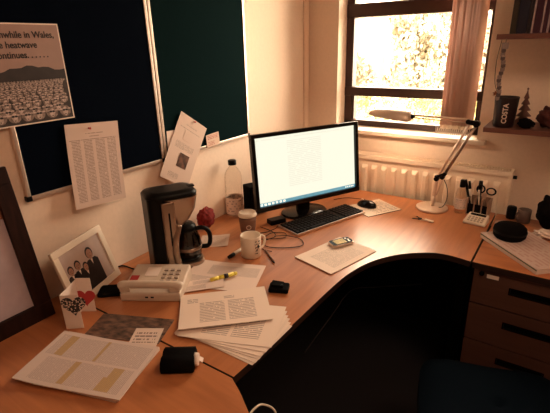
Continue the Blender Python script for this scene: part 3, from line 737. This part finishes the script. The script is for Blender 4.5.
# heart card
A, B_, Dd, E_ = Vector((.217, .556, 0)), Vector((.258, .590, 0)), Vector((.168, .640, 0)), Vector((.210, .667, 0))
hc = thing('greeting_card', 'white folded greeting card with black lace heart on red', 'card', (.21, .61, T+.0005))
O_ = Vector((.21, .61, 0))
def panel(mb, p, q, z0, z1, th=.0012):
    d_ = (q-p).normalized(); nr = Vector((d_.y, -d_.x, 0))*th
    vs = [v-O_+Vector((0, 0, z)) for z in (z0, z1) for v in (p, q, q+nr, p+nr)]
    mb.add(vs, [(0, 1, 2, 3), (7, 6, 5, 4), (0, 4, 5, 1), (1, 5, 6, 2), (2, 6, 7, 3), (3, 7, 4, 0)])
mb = MB(); panel(mb, A, B_, 0, .122); mb.build('front_panel', 'paper', hc)
mb = MB(); panel(mb, Dd, A, 0, .122); mb.build('side_panel', 'paper', hc)
mb = MB(); panel(mb, Dd, E_, 0, .128); mb.build('back_panel', 'paper', hc)
M_['lace'] = mat('black_lace_print', (.02, .012, .012), .7)
lt, ln_, lb = nt('lace_heart'); vo = ln_.nodes.new('ShaderNodeTexVoronoi'); vo.inputs['Scale'].default_value = 170; tcn = ln_.nodes.new('ShaderNodeTexCoord')
rpn = ln_.nodes.new('ShaderNodeValToRGB'); rpn.color_ramp.interpolation = 'CONSTANT'; rpn.color_ramp.elements[0].color = (.72, .58, .5, 1); rpn.color_ramp.elements[1].color = (.015, .01, .01, 1); rpn.color_ramp.elements[1].position = .42
ln_.links.new(tcn.outputs['Object'], vo.inputs['Vector']); ln_.links.new(vo.outputs['Distance'], rpn.inputs[0]); ln_.links.new(rpn.outputs[0], lb.inputs['Base Color'])
def heart(mb, o_, ax, s_, nrm, th, lift):
    n = 40; pts = []
    for k in range(n):
        t_ = 2*PI*k/n; hx = 16*math.sin(t_)**3/17; hy = (13*math.cos(t_)-5*math.cos(2*t_)-2*math.cos(3*t_)-math.cos(4*t_))/17
        pts.append(o_-O_+ax*hx*s_+Vector((0, 0, hy*s_)))
    vs = [p+nrm*lift for p in pts]+[p+nrm*(lift+th) for p in pts]
    mb.add(vs, [tuple(range(n)), tuple(range(2*n-1, n-1, -1))]+[(i, (i+1) % n, n+(i+1) % n, n+i) for i in range(n)])
axf = (B_-A).normalized(); nf_ = Vector((axf.y, -axf.x, 0))
mb = MB(); heart(mb, A+(B_-A)*.70+Vector((0, 0, .086)), axf, .040, nf_, .001, .0016); mb.build('lace_heart', lt, hc)
axb = (E_-Dd).normalized(); nb = Vector((axb.y, -axb.x, 0))
mb = MB(); heart(mb, Dd+(E_-Dd)*.48+Vector((0, 0, .056)), axb, .036, nb, .001, .0016); mb.build('red_heart', 'red', hc)

# black flat wallet beside the frame
tag(MB().prism(rrect(-.055, .055, .035, .01), 0, .012).build('notebook', 'blackmat', None, (.160, .778, T+.0005), R(40), bevel=.003), 'slim black notebook lying between the photo frame and desk phone', 'notebook')

# ------------------------------------------------------------------ desk telephone
tp = thing('telephone', 'cream office desk telephone with red square sticker by the coffee maker', 'telephone', (.278, .880, T), R(31))
mb = MB()
w2, d2 = .108, .088
vs = [(-w2, -d2, 0), (w2, -d2, 0), (w2, d2, 0), (-w2, d2, 0), (-w2, -d2, .034), (w2, -d2, .034), (w2*.97, d2, .056), (-w2*.97, d2, .056)]
mb.add(vs, [(3, 2, 1, 0), (4, 5, 6, 7), (0, 1, 5, 4), (1, 2, 6, 5), (2, 3, 7, 6), (3, 0, 4, 7)]); mb.build('body', 'cream', tp, bevel=.007, seg=3)
sl = math.atan2(.022, .176); rs_ = Matrix.Rotation(sl, 3, 'X')
def tz(y): return .045+y*math.tan(sl)+.0005
hs = MB(); pth = [(-.108, -.068, .046), (-.088, -.070, .056), (0, -.072, .060), (.088, -.070, .056), (.108, -.068, .046)]
hs.tube(smooth_path(pth, 5), [.012, .016, .018, .018, .017, .016]+[.014]*9+[.016, .017, .018, .018, .016, .012], 14)
hs.box((-.088, -.070, .045), (.036, .030, .016)).box((.088, -.070, .045), (.036, .030, .016)); hs.build('handset', 'cream', tp, bevel=.005, seg=3)
for i in range(3):
    for j in range(4):
        y = -.022+j*.022; MB().box((.024+i*.024, y, tz(y)+.002), (.015, .011, .005), rs_).build('key', 'creamd', tp, bevel=.0015)
MB().box((-.025, .035, tz(.035)+.0008), (.050, .055, .001), rs_).build('number_label', 'paper', tp)
MB().box((-.082, -.002, tz(-.002)+.001), (.030, .026, .001), rs_).build('red_sticker', 'red', tp)
for i in range(2): MB().box((-.012+i*.02, -d2-.0005, .018), (.011, .001, .006)).build('socket', 'ink', tp)

# ------------------------------------------------------------------ cups, bottle, speaker
M_['sleeve'] = mat('brown_cup_sleeve', (.20, .10, .065), .7, var=.1)
tc_ = thing('takeaway_cup', 'brown takeaway coffee cup with white plastic lid near the monitor', 'cup', (.262, 1.445, T)); tc_.scale = (1.1, 1.1, 1.08)
MB().lathe([(0, 0), (.027, 0), (.0275, .003), (.037, .086), (0, .086)], 32).build('cup_body', 'sleeve', tc_)
MB().lathe([(.0285, .008), (.031, .010), (.0372, .07), (.0365, .072)], 32).build('sleeve', 'sleeve', tc_)
MB().lathe([(.0385, .084), (.0405, .086), (.0405, .091), (.037, .094), (.036, .101), (.033, .102), (.031, .098), (0, .098)], 32).build('lid', 'white', tc_)
def cylface(mb, r0_, a0, z0, ra, rz, mi=0, n=14, lift=.0004, rf=lambda z: 0):
    vs = []
    for k in range(n):
        t_ = 2*PI*k/n; z = z0+rz*math.sin(t_); rr = r0_+rf(z)+lift; a = a0+ra*math.cos(t_)/r0_
        vs.append((rr*math.cos(a), rr*math.sin(a), z))
    mb.add(vs, [tuple(range(n))], mi)
av = math.atan2(-1.445, 1.158)
mb = MB(); cylface(mb, .0352, av+.1, .042, .011, .011, 0, rf=lambda z: (z-.042)*.1); cylface(mb, .0352, av+.1, .042, .008, .008, 1, lift=.0008, rf=lambda z: (z-.042)*.1)
mb.build('round_logo', ['paper', 'sleeve'], tc_)
mg = thing('mug', 'white mug with black printed characters in front of the takeaway cup', 'mug', (.412, 1.272, T)); mg.scale = (1.1, 1.1, 1.06)
MB().lathe([(0, 0), (.034, 0), (.038, .004), (.0395, .088), (.0385, .090), (.0365, .088), (.035, .006), (0, .006)], 36).build('mug_body', 'white', mg)
ah = math.atan2(1, .35)
MB().tube([( (.038+o_)*math.cos(ah), (.038+o_)*math.sin(ah), z) for o_, z in ((-.001, .072), (.012, .074), (.024, .064), (.027, .046), (.021, .028), (.010, .020), (-.001, .021))], .0048, 8).build('handle', 'white', mg)
mb = MB(); av = math.atan2(-1.272, 1.0); rn = random.Random(11)
for col_, n_ in ((.50, 5), (.95, 3)):
    for j in range(n_):
        z = .074-j*.0125
        for q in range(3): cylface(mb, .039, av+col_+rn.uniform(-.10, .10), z+rn.uniform(-.003, .003), rn.uniform(.002, .005), rn.uniform(.0008, .003), 0, 6)
cylface(mb, .039, av+.75, .052, .006, .011, 0, 4)
mb.build('printed_characters', 'ink', mg)
bo = thing('water_bottle', 'clear plastic water bottle with black cap against the left wall', 'bottle', (.052, 1.606, T)); bo.scale = (1.32, 1.32, 1.0)
MB().lathe([(0, .002), (.026, .0), (.034, .006), (.034, .05), (.0325, .055), (.034, .06), (.034, .14), (.032, .146), (.034, .152), (.034, .205), (.031, .225), (.022, .247), (.0135, .258), (.0125, .275)], 32).build('bottle_body', 'clear', bo)
MB().lathe([(0, .270), (.0155, .270), (.016, .273), (.016, .292), (.014, .294), (0, .294)], 24).build('cap', 'black', bo)
M_['blabel'] = printed('bottle_label', (.84, .70, .62), (.22, .17, .16), [(0, 1, .05, .95)], .16, strength=.6, dens=.56, wk=26)
mb = MB(); mb.grid(32, 1, lambda u, v: (.0345*math.cos(u*2*PI), .0345*math.sin(u*2*PI), (.015+v*.085)), 0); mb.build('label', 'blabel', bo)
sp = thing('speaker', 'small black speaker box between water bottle and monitor', 'speaker', (.122, 1.690, T), R(64)); sp.scale = (1.15, 1, 1.06)
MB().box((0, 0, .072), (.085, .085, .144)).build('cabinet', 'blackmat', sp, bevel=.006)
MB().box((0, -.0435, .072), (.072, .002, .126)).build('grille', 'black', sp)
# adapter box under monitor
tag(MB().box((0, 0, .012), (.085, .05, .024)).build('usb_hub', 'black', None, (.305, 1.62, T+.0005), R(64), bevel=.004), 'small black hub box on the desk under the left of the monitor', 'hub')
# cables tangle
def dz(x, y, z=.004): return (x, y, T+z)
tag(MB().tube(smooth_path([dz(.33, 1.60), dz(.345, 1.56), dz(.335, 1.50), dz(.305, 1.45), dz(.33, 1.41), dz(.39, 1.44), dz(.44, 1.49), dz(.41, 1.53), dz(.36, 1.50), dz(.37, 1.42, .008), dz(.42, 1.37), dz(.50, 1.40), dz(.55, 1.46), dz(.51, 1.51), dz(.44, 1.50, .009), dz(.40, 1.46, .012)], 8), .0018, 6).build('usb_cable', 'black'), 'thin black cable tangled on the desk beside the cups', 'cable')
tag(MB().tube(smooth_path([dz(.27, 1.53), dz(.33, 1.52), dz(.38, 1.49, .012), dz(.41, 1.455, .014), dz(.39, 1.40, .010), dz(.42, 1.34), dz(.47, 1.34)], 8), .0018, 6).build('earphone_cable', 'black'), 'second thin black cable looping towards the mug', 'cable')
# pens
def pen(name, label, p0, p1, r_, parts, cat='pen', z=None):
    z = z if z is not None else r_+.0005
    a = Vector((*p0, T+z)); b_ = Vector((*p1, T+z)); t = thing(name, label, cat, a); d_ = b_-a
    for nm, mt, f0, f1, k0, k1 in parts:
        MB().tube([d_*f0, d_*f1], [r_*k0, r_*k1], 12).build(nm, mt, t)
M_['penbrown'] = mat('brown_pen', (.16, .08, .05), .4)
M_['hiyellow'] = mat('yellow_highlighter', (.85, .70, .10), .4)
pen('marker_pen', 'white marker pen with black cap left of the mug', (.352, 1.195), (.350, 1.300), .008, [('cap', 'black', 0, .32, .9, 1.1), ('barrel', 'white', .32, 1, 1, 1)])
pen('ballpoint_pen', 'brown ballpoint pen lying to the right of the mug', (.440, 1.335), (.540, 1.258), .0045, [('barrel', 'penbrown', 0, .9, 1, 1), ('tip', 'black', .9, 1, 1, .3)])

# ------------------------------------------------------------------ papers in the middle
sheet('document', 'white document with grey text boxes lying under the yellow highlighter', (.425, 1.080), R(22), .285, .205, .0010, 'grey', curl=lambda u, v: .010*max(0, .35-u)**1.2*2)
sheet('folded_page', 'curled white page poking out above the loose document stack', (.405, .985), R(48), .15, .075, .004, 'grey', curl=lambda u, v: .006*math.sin(PI*v)*(.4+.6*u))
pen('highlighter', 'yellow highlighter pen on the white document', (.418, 1.010), (.468, 1.105), .0082, [('cap', 'hiyellow', 0, .3, .9, 1.08), ('barrel', 'hiyellow', .3, .88, 1, 1), ('label_band', 'ink', .50, .66, 1.03, 1.03), ('end_plug', 'hiyellow', .88, 1, 1, .8)], cat='highlighter', z=.013)
stk = [(.668, .846, 0, 'docn', .297, .21), (.664, .846, 4, 'docl', .297, .21), (.660, .850, 8, 'docn', .297, .21), (.655, .852, 11, 'docl', .297, .21), (.652, .858, 16, 'docn', .297, .21), (.650, .866, 21, 'docl', .297, .21)]
order = ['lowest', 'second lowest', 'third from bottom', 'third from top', 'second from top', 'topmost']
for i, (x, y, a, mt, w_, h_) in enumerate(stk):
    sheet('document', 'loose printed page, %s of the fan beneath the landscape document' % order[i], (x, y), R(a), w_, h_, .0008+i*.0013, mt, th=.0006, curl=lambda u, v, i=i: .0016*i*max(0, u-.6), group='fanned loose pages on the desk edge')
sheet('document', 'landscape printed document on top of the fanned pages at the desk edge', (.578, .905), R(43.5), .297, .205, .0105, 'docl', th=.0015, curl=lambda u, v: .014*max(0, .35-v)**1.5*(1-u*.5)*2+.004*max(0, u-.7))

# black wallet / block
wl = thing('wallet', 'small black leather pouch block beside the document stack', 'wallet', (.662, 1.108, T+.0005), R(25))
MB().prism(rrect(-.036, .036, .027, .008), 0, .016).build('body', 'blackmat', wl, bevel=.004, seg=3)
MB().box((-.006, .004, .020), (.045, .036, .010), Matrix.Rotation(R(6), 3, 'Y')).build('flap', 'blackmat', wl, bevel=.004, seg=3)
MB().tube([(.012, -.010, .0245), (.012, -.010, .0275)], .005, 12).build('stud', 'black', wl)

# black case with white tape roll near front
cs = thing('pouch', 'black folded pouch with white paper roll at its end near the front', 'pouch', (.645, .632, T+.0005), R(35))
mb = MB()
prof = [(-.036, .004), (-.038, .020), (-.030, .034), (-.010, .040), (.004, .034), (.018, .042), (.034, .036), (.040, .020), (.036, .003)]
vs = [(x, y, z) for x in (-.046, -.043, .043, .046) for y, z in prof]
sc_ = [.85, 1, 1, .85]
n = len(prof); vs = [(v[0], v[1]*sc_[i//n], v[2]*sc_[i//n]+.001) for i, v in enumerate(vs)]
mb.add(vs, [(i*n+k, (i+1)*n+k, (i+1)*n+(k+1) % n, i*n+(k+1) % n) for i in range(3) for k in range(n)]+[tuple(range(n)), tuple(range(4*n-1, 3*n-1, -1))], 0, True)
mb.build('case', 'blackmat', cs)
MB().tube([(.044, 0, .020), (.055, 0, .020)], [.019, .017], 20).build('paper_roll', 'paper', cs)
MB().box((.060, .008, .012), (.012, .018, .002), Matrix.Rotation(R(35), 3, 'Y')).build('paper_tab', 'paper', cs)

# journal bottom left
def jc(u, v): return .008+.012*max(0, .3-u)**1.3*3-.004*u
for i in range(3):
    sheet('journal_pages', ['stapled journal article with yellow highlighted paragraphs at the lower left, bottom copy', 'journal article pages with highlighting at the lower left, middle copy', 'open journal article with yellow highlighted text on top at the lower left'][i], (.425+i*.004, .500-i*.003), R(17+i*1.6+90), .205, .322, .001+i*.0045, 'jour', cat='document', th=.004 if i < 2 else .003, curl=lambda u, v, i=i: (0.014*max(0, v-.75)**1.3*3 if i == 2 else 0), group=None)
# leaflet dark photo
M_['leafphoto'] = mat('leafy_photo_print', (.008, .006, .005), .4, var=.8, scale=1, col2=(.22, .12, .085), stretch=(30, 60, 30))
lf = thing('leaflet', 'glossy dark leaflet printed with leaves between card and journal', 'leaflet', (.385, .668, T+.0008), R(24))
MB().b(-.125, .125, -.060, .060, 0, .0016).build('sheet', 'leafphoto', lf)
M_['slip'] = printed('slip_print', (.66, .50, .42), (.15, .1, .09), [(.1, .9, .2, .85)], .17, strength=.8, wk=20)
o = sheet('note_slip', 'small white printed slip lying on the dark leaflet', (.468, .662), R(32), .088, .088, .0028, 'slip')

# white notebook and mobile phone
sheet('document', 'white stapled document with folded corner lying under the mobile phone', (.712, 1.462), R(75.5), .285, .200, .0008, 'doc', th=.0030, curl=lambda u, v: .004*max(0, .25-u)*2)
mp = thing('mobile_phone', 'silver edged mobile phone lying on the white document', 'phone', (.688, 1.560, T+.0050), R(60))
MB().prism(rrect(-.054, .054, .029, .014), 0, .012).build('body', 'champ', mp, bevel=.003, seg=3)
MB().prism(rrect(-.051, .051, .0265, .012), .012, .0128).build('face', 'gloss', mp)
M_['pscreen'] = mat('phone_screen', (.40, .26, .08), .3, var=.6, scale=120, emit=.4)
MB().b(-.034, .020, -.020, .020, .0128, .0132).build('screen', 'pscreen', mp)
for k in range(3): MB().box((.032+.005*(k % 2), -.015+k*.015, .0132), (.007, .010, .001)).build('button', 'alu', mp)

# keys / usb stick
ky = thing('keyring', 'small bunch of keys with white fob in front of the lamp', 'keys', (.905, 2.02, T+.0005), R(-10))
MB().box((.035, .005, .004), (.045, .018, .006)).build('fob', 'white', ky, bevel=.002)
MB().tube([(.012*math.cos(a*.35), .012*math.sin(a*.35), .002) for a in range(19)], .0012, 6).build('ring', 'alu', ky)
for a in (150, 200): MB().box((.028*math.cos(R(a)), .028*math.sin(R(a)), .003), (.034, .007, .002), Matrix.Rotation(R(a), 3, 'Z')).tube([(.012*math.cos(R(a)), .012*math.sin(R(a)), .0018), (.012*math.cos(R(a)), .012*math.sin(R(a)), .0045)], .008, 12).build('key', 'black', ky)

# ------------------------------------------------------------------ right end items
hs_ = thing('hand_gel_bottle', 'small clear bottle with black cap before the radiator', 'bottle', (1.036, 2.225, T)); hs_.scale = (1, 1, 1.15)
MB().lathe([(0, .001), (.024, 0), (.027, .004), (.027, .085), (.022, .105), (.010, .118), (.0095, .126)], 24).build('bottle_body', 'clear', hs_)
MB().lathe([(0, .118), (.013, .118), (.014, .122), (.013, .148), (.010, .151), (0, .151)], 20).build('cap', 'black', hs_)
mb = MB(); mb.grid(16, 1, lambda u, v: (.0275*math.cos(R(-150)+u*R(150)), .0275*math.sin(R(-150)+u*R(150)), .02+v*.05), 0); mb.build('label', 'blabel', hs_)
ph_ = thing('pen_holder', 'wooden slatted pen holder with pens and scissors on the desk', 'pen holder', (1.122, 2.238, T), R(-5))
M_['lightwood'] = mat('pale_wood', (.42, .27, .19), .5, var=.08)
mb = MB().b(-.052, .052, -.034, .034, 0, .005)
for x in (-.052, -.018, .017, .046): mb.b(x, x+.006, -.034, .034, .005, .088)
mb.b(-.046, .046, .030, .034, .005, .088); mb.build('frame', 'lightwood', ph_, bevel=.001)
MB().b(-.046, .046, -.032, -.029, .005, .060).build('front_screen', 'black', ph_)
def stick(name, label, x, y, tx, ty, h_, r_, mt, capm=None, cat='pen'):
    t = thing(name, label, cat, (1.122+x, 2.238+y, T+.007)); top = Vector((tx, ty, h_))
    MB().tube([(0, 0, 0), top*.75], r_, 8).build('barrel', mt, t); MB().tube([top*.75, top], [r_*1.2, r_], 8).build('cap', capm or mt, t)
stick('pen', 'black pen leaning left in the pen holder', -.033, .000, -.042, -.012, .168, .0065, 'black')
stick('pen', 'black and white pen leaning left at the holder edge', -.032, .014, -.030, .004, .155, .006, 'white', 'black')
stick('marker_pen', 'thick dark marker standing upright in the pen holder', -.004, .010, -.004, .004, .165, .009, 'black', 'black', 'marker')
stick('pen', 'white pen standing in the middle of the pen holder', .006, -.010, -.014, -.004, .125, .0045, 'white', 'white')
sc = thing('scissors', 'black handled scissors standing in the pen holder', 'scissors', (1.122+.018, 2.238+.002, T+.006)); sc.scale = (1.25, 1, 1)
def ringpts(cx, cz, rx, rz): return [(cx+rx*math.cos(k*PI/8), 0, cz+rz*math.sin(k*PI/8)) for k in range(17)]
MB().tube(ringpts(-.016, .128, .014, .019), .0035, 8).build('handle', 'black', sc)
MB().tube(ringpts(.022, .122, .016, .017), .0035, 8).build('handle', 'black', sc)
MB().box((.0, .0015, .055), (.010, .0015, .108), Matrix.Rotation(R(4), 3, 'Y')).build('blade', 'alu', sc)
MB().box((.0, -.0015, .055), (.010, .0015, .108), Matrix.Rotation(R(-4), 3, 'Y')).build('blade', 'alu', sc)
cd = thing('desk_calculator', 'white desk calculator with dark display in front of the pen holder', 'calculator', (1.138, 2.115, T+.0005), R(-8))
mb = MB(); vs = [(-.052, -.040, 0), (.052, -.040, 0), (.048, .036, 0), (-.048, .036, 0), (-.052, -.040, .014), (.052, -.040, .014), (.046, .036, .040), (-.046, .036, .040)]
mb.add(vs, [(3, 2, 1, 0), (4, 5, 6, 7), (0, 1, 5, 4), (1, 2, 6, 5), (2, 3, 7, 6), (3, 0, 4, 7)]); mb.build('case', 'white', cd, bevel=.006, seg=3)
s2 = math.atan2(.026, .076); r3 = Matrix.Rotation(s2, 3, 'X')
def cz_(y): return .014+(y+.040)*math.tan(s2)
MB().box((0, .020, cz_(.020)+.0006), (.070, .016, .001), r3).build('display', 'gloss', cd)
for i in range(5):
    for j in range(3):
        y = -.028+j*.013; MB().box((-.030+i*.015, y, cz_(y)+.0012), (.010, .008, .002), r3).build('key', 'creamd', cd)
tag(MB().lathe([(0, 0), (.050, 0), (.051, .002), (.050, .004), (0, .004)], 36).build('coaster', mat('pinkish_coaster', (.50, .30, .24), .5, var=.08), None, (1.262, 2.165, T+.0005)), 'round pinkish coaster beside the pen holder', 'coaster')
# folder pile, black round case
fo = thing('folder', 'thick white folder with thin green line along its edge on the drawers', 'folder', (1.380, 1.898, T+.0005), R(-46.5))
MB().b(-.172, .172, -.105, .105, 0, .020).build('pages', 'paper', fo, bevel=.001)
M_['cover'] = printed('folder_form', (.62, .47, .42), (.45, .22, .18), [(.05, .95, .05, .95)], .09, strength=.45, wk=14)
MB().grid(1, 1, lambda u, v: ((u-.5)*.346, (v-.5)*.212, .0235), 0, (0, 0, -.003), False).build('cover', ['cover', 'paper'], fo)
M_['green'] = mat('green_line', (.07, .13, .06), .5); MB().b(-.172, .172, -.1065, -.1052, .016, .0195).build('green_edge', 'green', fo)
rc = thing('zipped_case', 'black round zipped case resting on the white folder', 'case', (1.296, 1.958, T+.0245), 0); rc.scale = (1, 1, 1.2)
MB().lathe([(0, 0), (.056, 0), (.064, .008), (.066, .024), (.064, .038), (.054, .046), (0, .049)], 36).build('case_body', 'blackmat', rc)
MB().lathe([(.0655, .021), (.0675, .023), (.0675, .027), (.0655, .029)], 36).build('zip', 'black', rc)
tag(MB().lathe([(0, 0), (.020, 0), (.022, .004), (.022, .055), (.019, .062), (0, .063)], 24).build('ink_pot', 'black', None, (1.268, 2.262, T+.0005)), 'small black lidded pot at the back of the drawers top', 'pot')
M_['mugbrown'] = mat('brown_mug', (.12, .075, .06), .45)
bm2 = thing('mug', 'brownish grey mug at the back of the drawers top', 'mug', (1.325, 2.238, T+.0005)); bm2.scale = (.85, .85, .9)
MB().lathe([(0, 0), (.030, 0), (.033, .004), (.034, .072), (.032, .073), (.030, .070), (.029, .005), (0, .005)], 28).build('mug_body', 'mugbrown', bm2)
MB().tube([(-(.033+o_)*.7, -(.033+o_)*.7, z) for o_, z in ((-.001, .058), (.014, .058), (.020, .038), (.012, .018), (-.001, .018))], .004, 8).build('handle', 'mugbrown', bm2)
tag(blob('bag', (1.425, 2.19, T+.0005), (.050, .040, .080), 'blackmat', 21, .12, 4), 'black soft bag slumped at the back right of the drawers', 'bag')
tag(blob('tissue', (1.425, 2.075, T+.0005), (.042, .028, .018), 'paper', 31, .18, 4), 'crumpled pinkish tissue beside the black round case', 'tissue')
tag(MB().tube(smooth_path([(1.205, 2.10, T+.004), (1.203, 2.04, T+.004), (1.199, 1.95, T+.004)], 6), .0035, 6).build('phone_cable', 'black'), 'short black cable lying in the seam beside the calculator', 'cable')

# ------------------------------------------------------------------ shelves
M_['shelfw'] = wood('shelf_wood', (.12, .045, .032), (.17, .065, .045), .5, axis=0, scale=3)
def shelf(label, z):
    t = thing('wall_shelf', label, 'shelf', (1.095, 2.2, z))
    MB().b(0, 1.0, 0, .248, -.022, 0).build('board', 'shelfw', t, bevel=.001)
    for x in (.62, .90): MB().b(x, x+.02, .06, .248, -.034, -.022).b(x, x+.02, .236, .248, -.13, -.034).build('bracket', 'champ', t)
shelf('lower brown wall shelf holding the black takeaway cup', 1.176)
shelf('upper brown wall shelf holding upright folders', 1.580)
cu_ = thing('takeaway_cup', 'dark takeaway cup with vertical white lettering on the lower shelf', 'cup', (1.168, 2.262, 1.1765))
MB().lathe([(0, 0), (.042, 0), (.044, .004), (.051, .128), (.052, .134), (.0505, .136), (.048, .130), (.042, .08), (0, .08)], 36).build('cup_body', mat('dark_red_black_card', (.018, .007, .008), .4), cu_)
av = math.atan2(-2.262, .252)+.02
def cyl_text(p):
    z = .020+p.x; a = av-(p.y-.009)/.047; rr = .0442+z*.055+.0006+p.z     # reads upwards
    return Vector((rr*math.cos(a+0), rr*math.sin(a+0), z))
text('lettering', 'COSTA', .029, 'paper', cu_, None, fn=lambda p: cyl_text(Vector((p.x, p.y, p.z))), bold=.0007, scx=.95)
fl = thing('dried_flower', 'small orange brown dried flower standing in the dark takeaway cup', 'flower', (1.142, 2.250, 1.260))
M_['petal'] = mat('dried_petal', (.26, .085, .03), .7, var=.3)
MB().tube([(0, 0, 0), (-.006, 0, .03), (-.018, -.002, .062)], .0015, 6).build('stem', 'petal', fl)
mb = MB()
for k in range(8):
    a = 2*PI*k/8; e = Vector((math.cos(a), .5*math.sin(a), .8*math.sin(a)+.3)).normalized(); w_ = e.orthogonal().normalized()*.005
    o_ = Vector((-.018, -.002, .064)); mb.add([o_, o_+e*.011+w_, o_+e*.020, o_+e*.011-w_], [(0, 1, 2, 3)])
mb.build('petals', 'petal', fl)
M_['greyst'] = mat('grey_strip', (.26, .20, .19), .6); M_['greyd'] = mat('dark_strip', (.10, .07, .07), .6)
ht = thing('hanging_lanyard', 'grey chevron patterned lanyard hanging from the upper shelf', 'lanyard', (1.135, 2.192, 1.300))
mb = MB(); md_ = MB()
n = 14
for k in range(n):
    z = .005+k*.0155; tw = .004*math.sin(k*.9)
    (mb if k % 2 == 0 else md_).add([(-.009+tw, 0, z), (0+tw, 0, z-.005), (.009+tw, 0, z), (.009+tw, 0, z+.013), (0+tw, 0, z+.008), (-.009+tw, 0, z+.013), (-.009+tw, .003, z), (.009+tw, .003, z), (.009+tw, .003, z+.013), (-.009+tw, .003, z+.013)],
        [(0, 1, 4, 5), (1, 2, 3, 4), (7, 6, 9, 8), (0, 6, 7, 2, 1), (5, 4, 3, 8, 9), (2, 7, 8, 3), (6, 0, 5, 9)])
mb.build('light_chevrons', 'greyst', ht); md_.build('dark_chevrons', 'greyd', ht)
MB().box((0, .003, .232), (.026, .008, .026)).tube([(0, .004, .24), (0, .004, .262)], .002, 6).build('clip', 'greyst', ht, bevel=.002)
tag(MB().tube(smooth_path([(1.118, 2.20, 1.556), (1.108, 2.21, 1.47), (1.112, 2.22, 1.38), (1.128, 2.23, 1.33)], 6), .0014, 6).build('thin_cord', 'black'), 'thin dark cord hanging left of the chevron lanyard', 'cord')
tr = thing('tree_ornament', 'small pinkish tiered tree ornament on the lower shelf', 'ornament', (1.240, 2.335, 1.1765))
M_['orn'] = mat('ornament_card', (.20, .10, .085), .7, var=.2)
pr = [(.026, .0), (.020, .012)]
for k in range(5): pr += [(.040-k*.007, .016+k*.027), (.012-k*.002, .040+k*.027)]
pr += [(.0005, .165)]
MB().lathe([(0, 0)]+pr, 16).build('tiers', 'orn', tr)
MB().lathe([(0, .16), (.006, .166), (0, .172)], 8).build('tip', 'orn', tr)
tag(blob('pouch', (1.262, 2.245, 1.1765), (.034, .028, .022), 'blackmat', 41, .14, 3), 'small black pouch in front of the tree ornament on the shelf', 'pouch')
tag(blob('scarf', (1.345, 2.30, 1.1765), (.046, .045, .045), mat('dark_maroon_cloth', (.07, .018, .015), .9, var=.4, bump=.3), 42, .16, 4), 'dark maroon cloth bundle at the right of the lower shelf', 'cloth')
# folders on upper shelf
fl_ = [('dark olive ring binder, leftmost on the upper shelf', .022, .30, (.035, .028, .02)), ('navy ring binder right of the olive one', .038, .31, (.012, .014, .028)), ('thin black document folder right of the navy binder', .014, .29, (.02, .016, .02)),
       ('slim white plastic folder among the dark ones', .006, .27, (.42, .33, .34)), ('dark purple folder between two thin white folders', .026, .28, (.045, .014, .026)), ('thin white plastic wallet right of the purple folder', .005, .26, (.46, .36, .37)),
       ('narrow plum folder left of the pale magazine', .014, .27, (.05, .016, .03)), ('pale thin magazine on the upper shelf', .006, .25, (.40, .32, .34)), ('dark plum box file toward the right end', .024, .29, (.04, .012, .022)), ('narrow pale folder, rightmost on the upper shelf', .006, .27, (.45, .35, .36))]
x = 1.142
for i, (lb_, w_, h_, c_) in enumerate(fl_):
    t = thing('ring_binder' if w_ > .02 else 'folder', lb_, 'binder' if w_ > .02 else 'folder', (x, 2.205, 1.5805))
    mt = mat('folder_cover_%s' % lb_.split()[1], c_, .3, var=.1)
    MB().b(0, w_, 0, .0025, 0, h_).b(0, min(.002, w_/3), .0025, .22, 0, h_).b(w_-min(.002, w_/3), w_, .0025, .22, 0, h_).build('cover', mt, t)
    MB().b(min(.002, w_/3), w_-min(.002, w_/3), .004, .215, .004, h_-.01).build('pages', 'paper', t)
    x += w_+.0015

# white cable hanging at near desk edge + things under desk
tag(MB().tube(smooth_path([(.905, .585, .70), (.90, .63, .712), (.905, .67, .700), (.93, .69, .66), (.95, .66, .55), (.93, .6, .3), (.9, .5, .012), (.8, .4, .012)], 8), .0028, 8).build('white_cable', 'white'), 'thin white cable looping down at the front corner of the near desk', 'cable')
M_['cablegrey'] = mat('grey_cable', (.10, .075, .07), .5)
tag(MB().tube(smooth_path([(.47, 1.62, .010), (.56, 1.74, .20), (.62, 1.85, .32), (.70, 1.98, .30), (.80, 2.10, .28), (.9, 2.2, .27)], 8), .003, 6).build('cable', 'cablegrey'), 'grey cable drooping beneath the corner desk', 'cable')

# groups of repeated things
for o in list(COL.objects):
    c = o.get('category')
    if o.parent or not c or o.get('group'): continue
    if o.name.startswith(('ring_binder', 'folder')) and o.location.z > 1.5: o['group'] = 'binders and folders on the upper shelf'
    elif c == 'pinboard': o['group'] = 'pinboards on the left wall'
    elif c == 'ceiling light': o['group'] = 'added fill light panels'
    elif c == 'shelf': o['group'] = 'wall shelves right of the window'
    elif o.name.startswith(('pen', 'marker_pen')) and c in ('pen', 'marker') and abs(o.location.y-2.24) < .05: o['group'] = 'pens in the pen holder'
    elif o.name.startswith('journal_pages'): o['group'] = 'journal article copies at the lower left'
